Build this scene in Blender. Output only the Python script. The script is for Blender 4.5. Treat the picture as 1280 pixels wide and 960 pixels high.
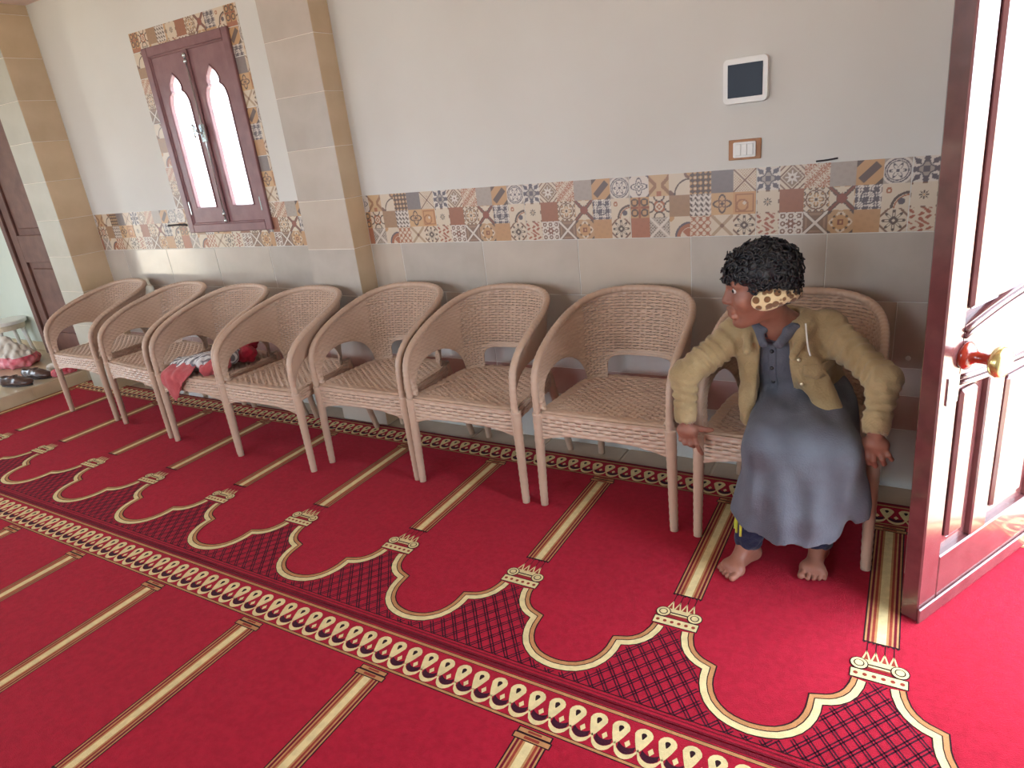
import bpy, bmesh, math, random
import numpy as np
from mathutils import Matrix, Vector

for o in list(bpy.data.objects): bpy.data.objects.remove(o)
SC = bpy.context.scene
COL = SC.collection
PI = math.pi

# ------------------------------------------------------------------ camera
def cam_axes(yaw, pitch, roll):
    fw = np.array([math.sin(yaw)*math.cos(pitch), math.cos(yaw)*math.cos(pitch), math.sin(pitch)])
    r = np.cross(fw, [0, 0, 1]); r /= np.linalg.norm(r); u = np.cross(r, fw)
    c, s = math.cos(roll), math.sin(roll)
    return r*c+u*s, -r*s+u*c, fw
CAM_POS = (0.5188, -2.6834, 1.4578)
cr, cu, cf = cam_axes(-0.5586, -0.3574, -0.1142)
cam = bpy.data.cameras.new('camera')
cam.sensor_fit = 'HORIZONTAL'; cam.sensor_width = 36.0
cam.lens = 827.24/1280*36.0
cam.clip_start = 0.05; cam.clip_end = 200
camo = bpy.data.objects.new('camera', cam); COL.objects.link(camo)
camo.matrix_world = Matrix(((cr[0], cu[0], -cf[0], CAM_POS[0]), (cr[1], cu[1], -cf[1], CAM_POS[1]),
                            (cr[2], cu[2], -cf[2], CAM_POS[2]), (0, 0, 0, 1)))
SC.camera = camo

# ------------------------------------------------------------------ world, sun, daylight portals, exposure
W = bpy.data.worlds.new('daylight'); SC.world = W; W.use_nodes = True
bg = W.node_tree.nodes['Background']
bg.inputs[0].default_value = (0.82, 0.95, 1.10, 1); bg.inputs[1].default_value = 13.0
sun = bpy.data.lights.new('sun', 'SUN'); sun.energy = 9.0; sun.angle = math.radians(1.0); sun.color = (1.0, 0.94, 0.85)
suno = bpy.data.objects.new('sun', sun); COL.objects.link(suno)
suno.rotation_euler = (math.radians(28), math.radians(12), 0)

def portal(name, loc, rot, sx, sy):
    l = bpy.data.lights.new(name, 'AREA'); l.shape = 'RECTANGLE'; l.size = sx; l.size_y = sy
    l.cycles.is_portal = True
    o = bpy.data.objects.new(name, l); COL.objects.link(o); o.location = loc; o.rotation_euler = rot
DOOR_Y0, DOOR_Y1 = -1.30, -0.05
portal('doorway_portal', (1.2, (DOOR_Y0+DOOR_Y1)/2, 1.1), (0, PI/2, 0), 2.2, DOOR_Y1-DOOR_Y0)
FRONT_WINS = [(-5.9, 1.0), (-3.4, 1.2), (-1.0, 1.2)]
FY = -5.6; XL0 = -7.6
for wx, ww in FRONT_WINS:
    portal('window_portal', (wx, FY-0.05, 1.65), (PI/2, 0, 0), ww, 1.3)
SIDE_Y0, SIDE_Y1 = -2.9, -2.0
portal('side_door_portal', (XL0-0.05, (SIDE_Y0+SIDE_Y1)/2, 1.15), (0, -PI/2, 0), 2.1, SIDE_Y1-SIDE_Y0)
vs = SC.view_settings
vs.view_transform = 'Standard'; vs.look = 'None'; vs.gamma = 1.0; vs.use_curve_mapping = False
vs.exposure = 0.1

# ------------------------------------------------------------------ helpers
def S(r, g, b):
    f = lambda c: (c/255/12.92) if c/255 <= 0.04045 else ((c/255+0.055)/1.055)**2.4
    return (f(r), f(g), f(b), 1.0)

MATS = {}
def mat(name, col, rough=0.6, col2=None, nscale=6.0, bump=0.0, bscale=60.0, coat=0.0, metal=0.0, spec=0.5, sheen=0.0, detail=4.0, attr=None, ramp=(0.35, 0.65)):
    if name in MATS: return MATS[name]
    m = bpy.data.materials.new(name); m.use_nodes = True; nt = m.node_tree
    b = nt.nodes['Principled BSDF']
    b.inputs['Base Color'].default_value = col; b.inputs['Roughness'].default_value = rough
    b.inputs['Metallic'].default_value = metal; b.inputs['Coat Weight'].default_value = coat
    b.inputs['Coat Roughness'].default_value = 0.08
    b.inputs['Specular IOR Level'].default_value = spec; b.inputs['Sheen Weight'].default_value = sheen
    tc = nt.nodes.new('ShaderNodeTexCoord')
    if attr:
        a = nt.nodes.new('ShaderNodeAttribute'); a.attribute_name = attr
        nt.links.new(a.outputs['Color'], b.inputs['Base Color'])
    elif col2:
        n = nt.nodes.new('ShaderNodeTexNoise'); n.inputs['Scale'].default_value = nscale; n.inputs['Detail'].default_value = detail
        r = nt.nodes.new('ShaderNodeValToRGB'); r.color_ramp.elements[0].color = col; r.color_ramp.elements[1].color = col2
        r.color_ramp.elements[0].position = ramp[0]; r.color_ramp.elements[1].position = ramp[1]
        nt.links.new(tc.outputs['Object'], n.inputs['Vector']); nt.links.new(n.outputs['Fac'], r.inputs['Fac'])
        nt.links.new(r.outputs['Color'], b.inputs['Base Color'])
    if bump:
        n2 = nt.nodes.new('ShaderNodeTexNoise'); n2.inputs['Scale'].default_value = bscale; n2.inputs['Detail'].default_value = 3
        bp = nt.nodes.new('ShaderNodeBump'); bp.inputs['Strength'].default_value = bump; bp.inputs['Distance'].default_value = 0.01
        nt.links.new(tc.outputs['Object'], n2.inputs['Vector']); nt.links.new(n2.outputs['Fac'], bp.inputs['Height'])
        nt.links.new(bp.outputs['Normal'], b.inputs['Normal'])
    MATS[name] = m
    return m

def mesh_of(name, V, F, mats=(), smooth=False, mi=None):
    me = bpy.data.meshes.new(name)
    me.from_pydata([tuple(map(float, v)) for v in V], [], [tuple(int(i) for i in f) for f in F])
    for m in mats: me.materials.append(m)
    if mi is not None and len(mi): me.polygons.foreach_set('material_index', np.asarray(mi, dtype=np.int32))
    if smooth: me.polygons.foreach_set('use_smooth', [True]*len(me.polygons))
    me.update()
    return me

def link(name, me, parent=None, loc=(0, 0, 0), rot=(0, 0, 0)):
    o = bpy.data.objects.new(name, me); COL.objects.link(o)
    o.location = loc; o.rotation_euler = rot
    if parent is not None: o.parent = parent
    return o

def thing(o, label, cat, group=None):
    o['label'] = label; o['category'] = cat
    if group: o['group'] = group
    return o

def empty(name, loc, label, cat, group=None, rz=0):
    o = link(name, None, None, loc, (0, 0, rz)); o.empty_display_size = 0.1
    return thing(o, label, cat, group)

def struct(o, label=None):
    o['kind'] = 'structure'
    if label: o['label'] = label
    return o

class MB:
    """collects polygons into one mesh"""
    def __init__(s): s.V = []; s.F = []; s.M = []
    def poly(s, pts, m=0):
        n = len(s.V); s.V += [tuple(p) for p in pts]; s.F.append(tuple(range(n, n+len(pts)))); s.M.append(m)
    def add(s, V, F, m=0):
        n = len(s.V); s.V += [tuple(p) for p in V]
        s.F += [tuple(i+n for i in f) for f in F]; s.M += [m]*len(F)
    def box(s, x0, x1, y0, y1, z0, z1, m=0, ch=0.0):
        if ch <= 0:
            V = [(x, y, z) for x in (x0, x1) for y in (y0, y1) for z in (z0, z1)]
            F = [(0, 1, 3, 2), (4, 6, 7, 5), (0, 4, 5, 1), (2, 3, 7, 6), (0, 2, 6, 4), (1, 5, 7, 3)]
            s.add(V, F, m)
        else:
            bm = bmesh.new(); bmesh.ops.create_cube(bm, size=1.0)
            for v in bm.verts:
                v.co = Vector(((x0+x1)/2+v.co.x*(x1-x0), (y0+y1)/2+v.co.y*(y1-y0), (z0+z1)/2+v.co.z*(z1-z0)))
            bmesh.ops.bevel(bm, geom=bm.edges[:], offset=ch, segments=1, affect='EDGES', profile=0.5)
            bm.verts.index_update()
            s.add([tuple(v.co) for v in bm.verts], [tuple(v.index for v in f.verts) for f in bm.faces], m); bm.free()
    def tube(s, pts, rad, n=10, m=0, cap=True, up=(0, 0, 1), closed=False, squash=1.0):
        P = [np.array(p, float) for p in pts]; R = rad if hasattr(rad, '__len__') else [rad]*len(P)
        rings = []; N = len(P); prev = None
        for i in range(N):
            a = P[(i-1) % N] if (closed or i > 0) else P[i]; b = P[(i+1) % N] if (closed or i < N-1) else P[i]
            t = b-a; t = t/(np.linalg.norm(t)+1e-12)
            if prev is None:
                u = np.array(up, float); u = u-t*(u@t)
                if np.linalg.norm(u) < 1e-3: u = np.array((1., 0, 0)); u = u-t*(u@t)
            else: u = prev-t*(prev@t)
            u /= np.linalg.norm(u)+1e-12; prev = u; w = np.cross(t, u)
            rings.append([P[i]+R[i]*(math.cos(2*PI*k/n)*u+squash*math.sin(2*PI*k/n)*w) for k in range(n)])
        V = [p for r in rings for p in r]; F = []
        for i in range(N if closed else N-1):
            j = (i+1) % N
            for k in range(n):
                F.append((i*n+k, i*n+(k+1) % n, j*n+(k+1) % n, j*n+k))
        if cap and not closed:
            F.append(tuple(range(n-1, -1, -1))); F.append(tuple((N-1)*n+k for k in range(n)))
        s.add(V, F, m)
    def lathe(s, prof, n=20, m=0, org=(0, 0, 0), axis=(0, 0, 1)):
        ax = np.array(axis, float); ax /= np.linalg.norm(ax)
        u = np.cross(ax, (0.3, 0.9, 0.1)); u /= np.linalg.norm(u); w = np.cross(ax, u); V = []
        for r, h in prof:
            for k in range(n):
                a = 2*PI*k/n; V.append(np.array(org)+ax*h+r*(math.cos(a)*u+math.sin(a)*w))
        F = [(i*n+k, i*n+(k+1) % n, (i+1)*n+(k+1) % n, (i+1)*n+k) for i in range(len(prof)-1) for k in range(n)]
        F.append(tuple(range(n-1, -1, -1))); F.append(tuple((len(prof)-1)*n+k for k in range(n)))
        s.add(V, F, m)
    def prism(s, outline, d0, d1, fn, m=0):
        """outline list of 2d points, extruded between d0 and d1; fn(a,b,d)->xyz"""
        n = len(outline)
        V = [fn(a, b, d0) for a, b in outline]+[fn(a, b, d1) for a, b in outline]
        F = [tuple(range(n-1, -1, -1)), tuple(range(n, 2*n))]+[(i, (i+1) % n, n+(i+1) % n, n+i) for i in range(n)]
        s.add(V, F, m)
    def obj(s, name, mats, parent=None, smooth=False, loc=(0, 0, 0), rot=(0, 0, 0), fix=True):
        me = s.mesh(name, mats, smooth, fix); return link(name, me, parent, loc, rot)
    def mesh(s, name, mats, smooth=False, fix=True):
        if not isinstance(mats, (list, tuple)): mats = [mats]
        me = mesh_of(name, s.V, s.F, mats, smooth, s.M)
        if fix:
            bm = bmesh.new(); bm.from_mesh(me); bmesh.ops.recalc_face_normals(bm, faces=bm.faces[:]); bm.to_mesh(me); bm.free()
        return me

def catmull(P, n):
    P = [np.array(p, float) for p in P]; Q = [2*P[0]-P[1]]+P+[2*P[-1]-P[-2]]; out = []
    for i in range(1, len(Q)-2):
        for k in range(n):
            t = k/n; a, b, c, d = Q[i-1], Q[i], Q[i+1], Q[i+2]
            out.append(0.5*((2*b)+(-a+c)*t+(2*a-5*b+4*c-d)*t*t+(-a+3*b-3*c+d)*t**3))
    out.append(P[-1]); return out

# ------------------------------------------------------------------ signed-distance sculpting (soft bodies, cloth, shoes)
class Vol:
    def __init__(s, lo, hi, h):
        s.lo = np.array(lo, float); s.h = h
        s.n = np.ceil((np.array(hi)-s.lo)/h).astype(int)+1
        s.ax = [s.lo[i]+h*np.arange(s.n[i]) for i in range(3)]
        s.d = np.full(tuple(s.n), 1.0, np.float32)
    def block(s, lo, hi):
        a = np.clip(np.floor((np.array(lo)-s.lo)/s.h).astype(int), 0, s.n); b = np.clip(np.ceil((np.array(hi)-s.lo)/s.h).astype(int)+1, 0, s.n)
        sl = tuple(slice(a[i], b[i]) for i in range(3))
        X = s.ax[0][sl[0]][:, None, None]; Y = s.ax[1][sl[1]][None, :, None]; Z = s.ax[2][sl[2]][None, None, :]
        return sl, X, Y, Z
    def _mix(s, sl, p, k, sub):
        d = s.d[sl]
        if d.size == 0: return
        if sub:
            if k <= 0: s.d[sl] = np.maximum(d, -p); return
            h = np.clip(0.5-0.5*(d+p)/k, 0, 1); s.d[sl] = d*(1-h)-p*h+k*h*(1-h)
        else:
            if k <= 0: s.d[sl] = np.minimum(d, p); return
            h = np.clip(0.5+0.5*(d-p)/k, 0, 1); s.d[sl] = d*(1-h)+p*h-k*h*(1-h)
    def cone(s, a, b, ra, rb, k=0.02, sub=False, disp=None, flat=None):
        a = np.array(a, float); b = np.array(b, float); m = max(ra, rb)+2*k+4*s.h+0.01
        sl, X, Y, Z = s.block(np.minimum(a, b)-m, np.maximum(a, b)+m)
        ab = b-a; L2 = ab@ab+1e-12
        t = np.clip(((X-a[0])*ab[0]+(Y-a[1])*ab[1]+(Z-a[2])*ab[2])/L2, 0, 1)
        dx = X-a[0]-t*ab[0]; dy = Y-a[1]-t*ab[1]; dz = Z-a[2]-t*ab[2]
        if flat is not None:     # squash along unit vector: (vec, factor)
            fv, ff = flat; fv = np.array(fv, float); fv /= np.linalg.norm(fv); q = dx*fv[0]+dy*fv[1]+dz*fv[2]
            dx = dx+q*fv[0]*(ff-1); dy = dy+q*fv[1]*(ff-1); dz = dz+q*fv[2]*(ff-1)
        p = np.sqrt(dx*dx+dy*dy+dz*dz)-(ra+(rb-ra)*t)
        if disp is not None: p = p+disp(X, Y, Z, t)
        s._mix(sl, p, k, sub)
    def ell(s, c, fr, r, k=0.02, sub=False, disp=None):
        c = np.array(c, float); m = max(r)+2*k+4*s.h+0.01
        sl, X, Y, Z = s.block(c-m, c+m)
        q = [(X-c[0])*f[0]+(Y-c[1])*f[1]+(Z-c[2])*f[2] for f in fr]
        k0 = np.sqrt(sum((q[i]/r[i])**2 for i in range(3))); k1 = np.sqrt(sum((q[i]/r[i]**2)**2 for i in range(3)))+1e-9
        p = np.where(k0 < 0.2, -min(r)*0.8, k0*(k0-1)/k1)
        if disp is not None: p = p+disp(X, Y, Z, 0)
        s._mix(sl, p, k, sub)
    def box(s, c, fr, r, rd=0.005, k=0.0, sub=False):
        c = np.array(c, float); m = float(np.linalg.norm(r))+2*k+4*s.h+0.01
        sl, X, Y, Z = s.block(c-m, c+m)
        q = [np.abs((X-c[0])*fr[i][0]+(Y-c[1])*fr[i][1]+(Z-c[2])*fr[i][2])-(r[i]-rd) for i in range(3)]
        p = np.sqrt(sum(np.maximum(v, 0)**2 for v in q))+np.minimum(np.maximum(q[0], np.maximum(q[1], q[2])), 0)-rd
        s._mix(sl, p, k, sub)
    def field(s, fn):
        X = s.ax[0][:, None, None]; Y = s.ax[1][None, :, None]; Z = s.ax[2][None, None, :]
        s.d = fn(s.d, X, Y, Z).astype(np.float32)
    def nets(s):
        d = s.d; d = d.copy()
        d[0] = d[-1] = 1; d[:, 0] = d[:, -1] = 1; d[:, :, 0] = d[:, :, -1] = 1
        ins = d < 0; n = np.array(d.shape)-1
        cnt = np.zeros(tuple(n), np.int8)
        for i in (0, 1):
            for j in (0, 1):
                for k in (0, 1): cnt += ins[i:i+n[0], j:j+n[1], k:k+n[2]]
        act = (cnt > 0) & (cnt < 8); idx = np.argwhere(act)
        acc = np.zeros((len(idx), 3)); num = np.zeros(len(idx))
        cs = [(i, j, k) for i in (0, 1) for j in (0, 1) for k in (0, 1)]
        for a in cs:
            for ax in range(3):
                if a[ax]: continue
                b = list(a); b[ax] = 1
                da = d[idx[:, 0]+a[0], idx[:, 1]+a[1], idx[:, 2]+a[2]]; db = d[idx[:, 0]+b[0], idx[:, 1]+b[1], idx[:, 2]+b[2]]
                cr_ = (da < 0) != (db < 0); t = np.where(cr_, da/(da-db+1e-20), 0)
                p = np.array(a, float)[None].repeat(len(idx), 0); p[:, ax] = t
                acc += p*cr_[:, None]; num += cr_
        V = s.lo+s.h*(idx+acc/num[:, None])
        im = np.full(tuple(n), -1, np.int32); im[act] = np.arange(len(idx))
        F = []
        for ax in range(3):
            o1, o2 = (ax+1) % 3, (ax+2) % 3
            sl0 = [slice(None)]*3; sl1 = [slice(None)]*3; sl0[ax] = slice(0, -1); sl1[ax] = slice(1, None)
            e = ins[tuple(sl0)] != ins[tuple(sl1)]; E_ = np.argwhere(e)
            E_ = E_[(E_[:, o1] > 0) & (E_[:, o2] > 0) & (E_[:, o1] < n[o1]) & (E_[:, o2] < n[o2])]
            q = []
            for (u, v) in ((1, 1), (0, 1), (0, 0), (1, 0)):
                c = E_.copy(); c[:, o1] -= u; c[:, o2] -= v; q.append(im[c[:, 0], c[:, 1], c[:, 2]])
            q = np.stack(q, 1); flip = ~ins[E_[:, 0], E_[:, 1], E_[:, 2]]
            q[flip] = q[flip][:, ::-1]; F.append(q[(q >= 0).all(1)])
        return V, np.concatenate(F)
    def mesh(s, name, m, org=(0, 0, 0), relax=1):
        V, F = s.nets()
        for _ in range(relax):
            A = np.zeros_like(V); c = np.zeros(len(V))
            for i in range(4):
                a, b = F[:, i], F[:, (i+1) % 4]
                np.add.at(A, a, V[b]); np.add.at(c, a, 1); np.add.at(A, b, V[a]); np.add.at(c, b, 1)
            V = 0.5*V+0.5*A/np.maximum(c, 1)[:, None]
        V = V-np.array(org)
        me = bpy.data.meshes.new(name)
        me.vertices.add(len(V)); me.vertices.foreach_set('co', V.astype(np.float32).ravel())
        me.loops.add(4*len(F)); me.loops.foreach_set('vertex_index', F.astype(np.int32).ravel())
        me.polygons.add(len(F)); me.polygons.foreach_set('loop_start', np.arange(0, 4*len(F), 4, dtype=np.int32))
        me.update(calc_edges=True); me.validate()
        me.polygons.foreach_set('use_smooth', [True]*len(me.polygons))
        me.materials.append(m); return me

_rng = np.random.RandomState(7)
_WV = [(_rng.normal(size=3), _rng.rand()*6.28) for _ in range(14)]
def wob(X, Y, Z, wl, n=6, off=0):
    """smooth pseudo noise in -1..1, wavelength wl"""
    r = 0
    for i in range(n):
        v, ph = _WV[(i+off) % 14]; v = v/np.linalg.norm(v)*(0.7+0.6*((i*37) % 10)/10)
        r = r+np.sin((X*v[0]+Y*v[1]+Z*v[2])*2*PI/wl+ph+off)
    return r/n*1.6

# ------------------------------------------------------------------ materials
M_PLASTER = mat('cream_plaster', S(218, 217, 211), 0.75, S(212, 210, 203), 1.5, 0.08, 25)
M_WHITE = mat('white_plaster', S(214, 222, 212), 0.7, S(206, 214, 203), 1.2, 0.06, 25)
M_CEIL = mat('ceiling_paint', S(226, 206, 196), 0.8)
M_GROUT = mat('pale_grout', S(226, 216, 202), 0.8)
M_TILE = [mat('beige_tile', S(194, 184, 172), 0.22, S(184, 173, 160), 5, coat=0.25),
          mat('warm_beige_tile', S(197, 185, 170), 0.22, S(187, 173, 158), 4, coat=0.25),
          mat('grey_beige_tile', S(188, 180, 170), 0.22, S(178, 169, 158), 6, coat=0.25)]
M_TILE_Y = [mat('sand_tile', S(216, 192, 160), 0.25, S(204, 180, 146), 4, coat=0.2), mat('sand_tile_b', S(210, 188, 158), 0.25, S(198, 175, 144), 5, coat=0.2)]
M_TILE_PALE = [mat('pale_tile', S(182, 178, 162), 0.5, S(172, 167, 150), 4)]
M_TILE_LIGHT = [mat('light_grey_tile', S(196, 196, 192), 0.2, S(188, 187, 182), 4, coat=0.4)]
M_TILE_MAUVE = [mat('mauve_tile', S(184, 160, 154), 0.22, S(174, 149, 143), 5, coat=0.3)]
M_FLOOR = mat('floor_tile_glaze', S(186, 166, 142), 0.3, S(172, 152, 130), 7, coat=0.2)
M_FLOORG = mat('floor_grout', S(196, 182, 162), 0.8)
M_PRINT = mat('patchwork_print', (1, 1, 1, 1), 0.35, attr='print')
M_WOOD = mat('maroon_varnished_wood', S(104, 62, 62), 0.2, S(90, 52, 52), 14, 0.06, 30, coat=0.9)
M_WOODW = mat('window_wood', S(136, 96, 98), 0.35, S(124, 84, 86), 14, 0.1, 40, coat=0.15)
M_WOODL = mat('brown_door_wood', S(116, 80, 70), 0.45, S(100, 66, 58), 10, 0.1, 40)
M_CHROME = mat('chrome', S(205, 215, 218), 0.18, metal=1.0)
M_BRASS = mat('brass', S(206, 190, 130), 0.22, metal=0.9)
M_REDWOOD = mat('red_wood_knob', S(150, 40, 20), 0.15, coat=0.8)
M_BLACK = mat('black_iron', S(40, 30, 32), 0.5)
M_WPLAST = mat('white_plastic', S(232, 230, 224), 0.35)
M_SCREEN = mat('dark_blue_glass', S(24, 30, 46), 0.3, spec=0.15)
M_BPLATE = mat('brown_plate', S(176, 122, 78), 0.5, S(160, 108, 66), 30)
M_STEP = mat('step_tile', S(204, 186, 156), 0.3, S(192, 172, 142), 6, coat=0.2)

def pane_material():
    m = bpy.data.materials.new('obscure_glass'); m.use_nodes = True; nt = m.node_tree; nt.nodes.clear()
    out = nt.nodes.new('ShaderNodeOutputMaterial'); mix = nt.nodes.new('ShaderNodeMixShader'); mix2 = nt.nodes.new('ShaderNodeMixShader')
    t = nt.nodes.new('ShaderNodeBsdfTransparent'); tl = nt.nodes.new('ShaderNodeBsdfTranslucent'); g = nt.nodes.new('ShaderNodeBsdfGlossy')
    g.inputs['Roughness'].default_value = 0.15; tl.inputs['Color'].default_value = (0.9, 0.93, 0.95, 1)
    mix.inputs[0].default_value = 0.4; mix2.inputs[0].default_value = 0.06
    nt.links.new(t.outputs[0], mix.inputs[1]); nt.links.new(tl.outputs[0], mix.inputs[2])
    nt.links.new(mix.outputs[0], mix2.inputs[1]); nt.links.new(g.outputs[0], mix2.inputs[2]); nt.links.new(mix2.outputs[0], out.inputs[0])
    return m
M_PANE = pane_material()

# ------------------------------------------------------------------ setting: exterior ground, floor, walls, ceiling
XL, XR, ZC = -7.6, 1.15, 2.56
b = MB(); b.box(-40, 40, -40, 40, -0.35, -0.25)
gnd = struct(b.obj('floor_exterior', mat('sandy_ground', S(205, 186, 156), 0.9, S(190, 168, 138), 0.8, 0.2, 8)), 'pale sandy ground outside the building')

b = MB(); b.box(XL-0.2, XR+0.25, FY-0.2, 0.3, -0.24, -0.004)
floor = struct(b.obj('floor', M_FLOORG), 'beige tiled floor along the foot of the wall')
def tile_mesh(name, sx, sz, m, dep=0.008, ch=0.0012):
    t = MB(); t.box(-sx/2, sx/2, 0, dep, -sz/2, sz/2, ch=ch); return t.mesh(name, m)
t = MB(); t.box(-0.1985, 0.1985, -0.1985, 0.1985, -0.008, 0.0, ch=0.0012); me = t.mesh('floor_tile', M_FLOOR)
k = 0
for ix in range(15):
    x = -0.745-0.41*10.0+0.41*ix
    o = link('floor_tile', me, floor, (x, -0.2, 0))

WX0, WX1, WZ0, WZ1 = -3.40, -2.66, 1.108, 2.14     # window opening
b = MB()
b.box(-4.77, WX0, 0.0015, 0.2, -0.2, ZC+0.1); b.box(WX1, XR+0.2, 0.0015, 0.2, -0.2, ZC+0.1)
b.box(WX0, WX1, 0.0015, 0.2, -0.2, WZ0); b.box(WX0, WX1, 0.0015, 0.2, WZ1, ZC+0.1)
wallb = struct(b.obj('wall_back', M_PLASTER), 'cream plaster wall with patchwork tile band and beige tiled lower part')

b = MB(); b.box(XL-0.2, -4.771, 0.10, 0.3, -0.2, ZC+0.1)
wallbl = struct(b.obj('wall_back_left', M_WHITE), 'white wall beside the brown door beyond the tiled pillar')
b = MB(); b.box(XL-0.2, XL, FY-0.2, SIDE_Y0, -0.2, ZC+0.1); b.box(XL-0.2, XL, SIDE_Y1, 0.3, -0.2, ZC+0.1); b.box(XL-0.2, XL, SIDE_Y0, SIDE_Y1, 2.2, ZC+0.1); b.box(XL-0.2, XL, SIDE_Y0, SIDE_Y1, -0.2, 0.1)
struct(b.obj('wall_left', M_WHITE), 'white wall with an open doorway at the far left end of the room')
b = MB()
b.box(XR, XR+0.2, FY-0.2, DOOR_Y0, -0.2, ZC+0.1); b.box(XR, XR+0.2, DOOR_Y1, 0.3, -0.2, ZC+0.1); b.box(XR, XR+0.2, DOOR_Y0, DOOR_Y1, 2.2, ZC+0.1)
struct(b.obj('wall_right', M_PLASTER), 'cream plaster wall with the open doorway')
b = MB(); prev = XL-0.2
for wx, ww in FRONT_WINS:
    b.box(prev, wx-ww/2, FY-0.2, FY, -0.2, ZC+0.1); b.box(wx-ww/2, wx+ww/2, FY-0.2, FY, -0.2, 1.0); b.box(wx-ww/2, wx+ww/2, FY-0.2, FY, 2.3, ZC+0.1)
    prev = wx+ww/2
b.box(prev, XR+0.2, FY-0.2, FY, -0.2, ZC+0.1)
struct(b.obj('wall_front', M_PLASTER), 'cream plaster wall with open windows on the near side')
b = MB(); b.box(XL-0.2, XR+0.2, FY-0.2, 0.3, ZC, ZC+0.15)
struct(b.obj('ceiling', M_CEIL), 'pale ceiling meeting the tiled pillar')

# raised tiled step at the left end
b = MB(); b.box(XL, -4.977, FY, 0.099, -0.003, 0.094)
step = struct(b.obj('floor_step', M_FLOORG), 'raised beige tiled step at the left end of the carpet')
tm = MB(); tm.box(-0.199, 0.199, -0.199, 0.199, -0.006, 0.0, ch=0.001); me = tm.mesh('step_tile', M_STEP)
for i in range(4):
    for j in range(7): link('step_tile', me, step, (-5.176-0.4*i, -0.1-0.4*j, 0.1))
tm = MB(); tm.box(-0.004, 0.003, -0.199, 0.199, 0.001, 0.093, ch=0.001); me = tm.mesh('riser_tile', M_STEP)
for j in range(7): link('riser_tile', me, step, (-4.976, -0.36-0.4*j, 0))
tm = MB(); tm.box(-0.199, 0.199, -0.006, 0.004, 0, 0.08, ch=0.001); me = tm.mesh('skirting_tile', M_STEP)
for i in range(4): link('skirting_tile', me, wallbl, (-6.155-0.4*i, 0.098, 0.101))

# plain wall tiles, each one a piece of the wall
rnd = random.Random(3)
TM = {}
def put_tile(name, mats_, sx, sz, loc, rz, parent):
    i = rnd.randrange(len(mats_)); key = (name, mats_[i].name, round(sx, 3), round(sz, 3))
    if key not in TM: TM[key] = tile_mesh(name, sx-0.003, sz-0.003, mats_[i])
    return link(name, TM[key], parent, loc, (0, 0, rz))
def row(x0, x1, z0, z1, phase, mats_, y, parent):
    k = math.floor((x0-phase)/0.5)
    while phase+k*0.5 < x1-0.01:
        a = max(x0, phase+k*0.5); c = min(x1, phase+(k+1)*0.5)
        if c-a > 0.01: put_tile('wall_tile', mats_, c-a, z1-z0, ((a+c)/2, y, (z0+z1)/2), 0, parent)
        k += 1
for (xa, xb) in ((-4.47, -2.27), (-1.935, XR)):
    row(xa, xb, 0.0, 0.25, 0.009, M_TILE_LIGHT, 0, wallb)
    row(xa, xb, 0.25, 0.39, 0.265, M_TILE_MAUVE, 0, wallb); row(xa, xb, 0.39, 0.5, 0.265, M_TILE_LIGHT, 0, wallb)
    row(xa, xb, 0.5, 0.75, 0.009, M_TILE, 0, wallb)
    row(xa, xb, 0.75, 1.0, 0.265, M_TILE, 0, wallb)

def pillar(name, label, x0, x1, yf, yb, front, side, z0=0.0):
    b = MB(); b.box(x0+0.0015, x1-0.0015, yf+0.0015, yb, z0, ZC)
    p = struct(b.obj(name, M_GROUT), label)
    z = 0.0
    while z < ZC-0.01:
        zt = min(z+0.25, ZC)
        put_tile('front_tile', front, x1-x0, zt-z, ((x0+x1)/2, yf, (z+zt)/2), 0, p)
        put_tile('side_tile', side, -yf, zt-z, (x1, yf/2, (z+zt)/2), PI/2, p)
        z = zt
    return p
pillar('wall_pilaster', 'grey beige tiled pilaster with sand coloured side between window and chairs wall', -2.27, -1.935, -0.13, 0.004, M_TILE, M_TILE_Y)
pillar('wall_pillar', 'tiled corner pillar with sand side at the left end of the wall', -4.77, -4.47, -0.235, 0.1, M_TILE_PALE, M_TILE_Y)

# ------------------------------------------------------------------ printed patchwork tiles
NP = 34
def lin(c): return np.array(S(*c)[:3])
cr_, br_, ru_, nv_, tn_, gy_, dk_, te_, wh_ = [lin(c) for c in ((222, 208, 184), (112, 76, 60), (166, 90, 54), (62, 66, 86), (196, 150, 98), (168, 158, 148), (56, 46, 48), (168, 98, 66), (226, 218, 206))]
g = (np.arange(NP)+0.5)/NP*2-1
GU, GV = np.meshgrid(g, -g); GR = np.hypot(GU, GV); GT = np.arctan2(GV, GU)
def paint(base, *layers):
    im = np.empty((NP, NP, 3)); im[:] = base
    for m, c in layers: im[np.broadcast_to(m, (NP, NP))] = c
    return im
AU, AV = np.abs(GU), np.abs(GV)
DM = AU+AV; MX = np.maximum(AU, AV); DG = np.minimum(np.abs(GU-GV), np.abs(GU+GV))
fl = lambda n, a, b_, ph=0: GR < a+b_*np.cos(n*GT+ph)
ring = lambda r, w: np.abs(GR-r) < w
cell = lambda n: ((GU*n/2+50.5) % 1-0.5, (GV*n/2+50.5) % 1-0.5)
c3u, c3v = cell(3); c4u, c4v = cell(4); c3r = np.hypot(c3u, c3v); c4r = np.hypot(c4u, c4v)
qr = np.hypot(GU-1, GV+1)
medal = paint(wh_, (fl(8, .95, .22), nv_), (fl(8, .72, .18, PI), wh_), (fl(4, .62, .15), nv_), (fl(4, .45, .1), gy_), (MX < .24, nv_), ((DG < .08) & (GR > .8), nv_))
diam = paint(cr_, (DM < 1.15, br_), (DM < .98, cr_), (DM < .88, lin((140, 118, 100))), (fl(8, .42, .16), wh_), (GR < .1, br_), ((DM > 1.5) & (DM < 1.65), br_))
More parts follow.
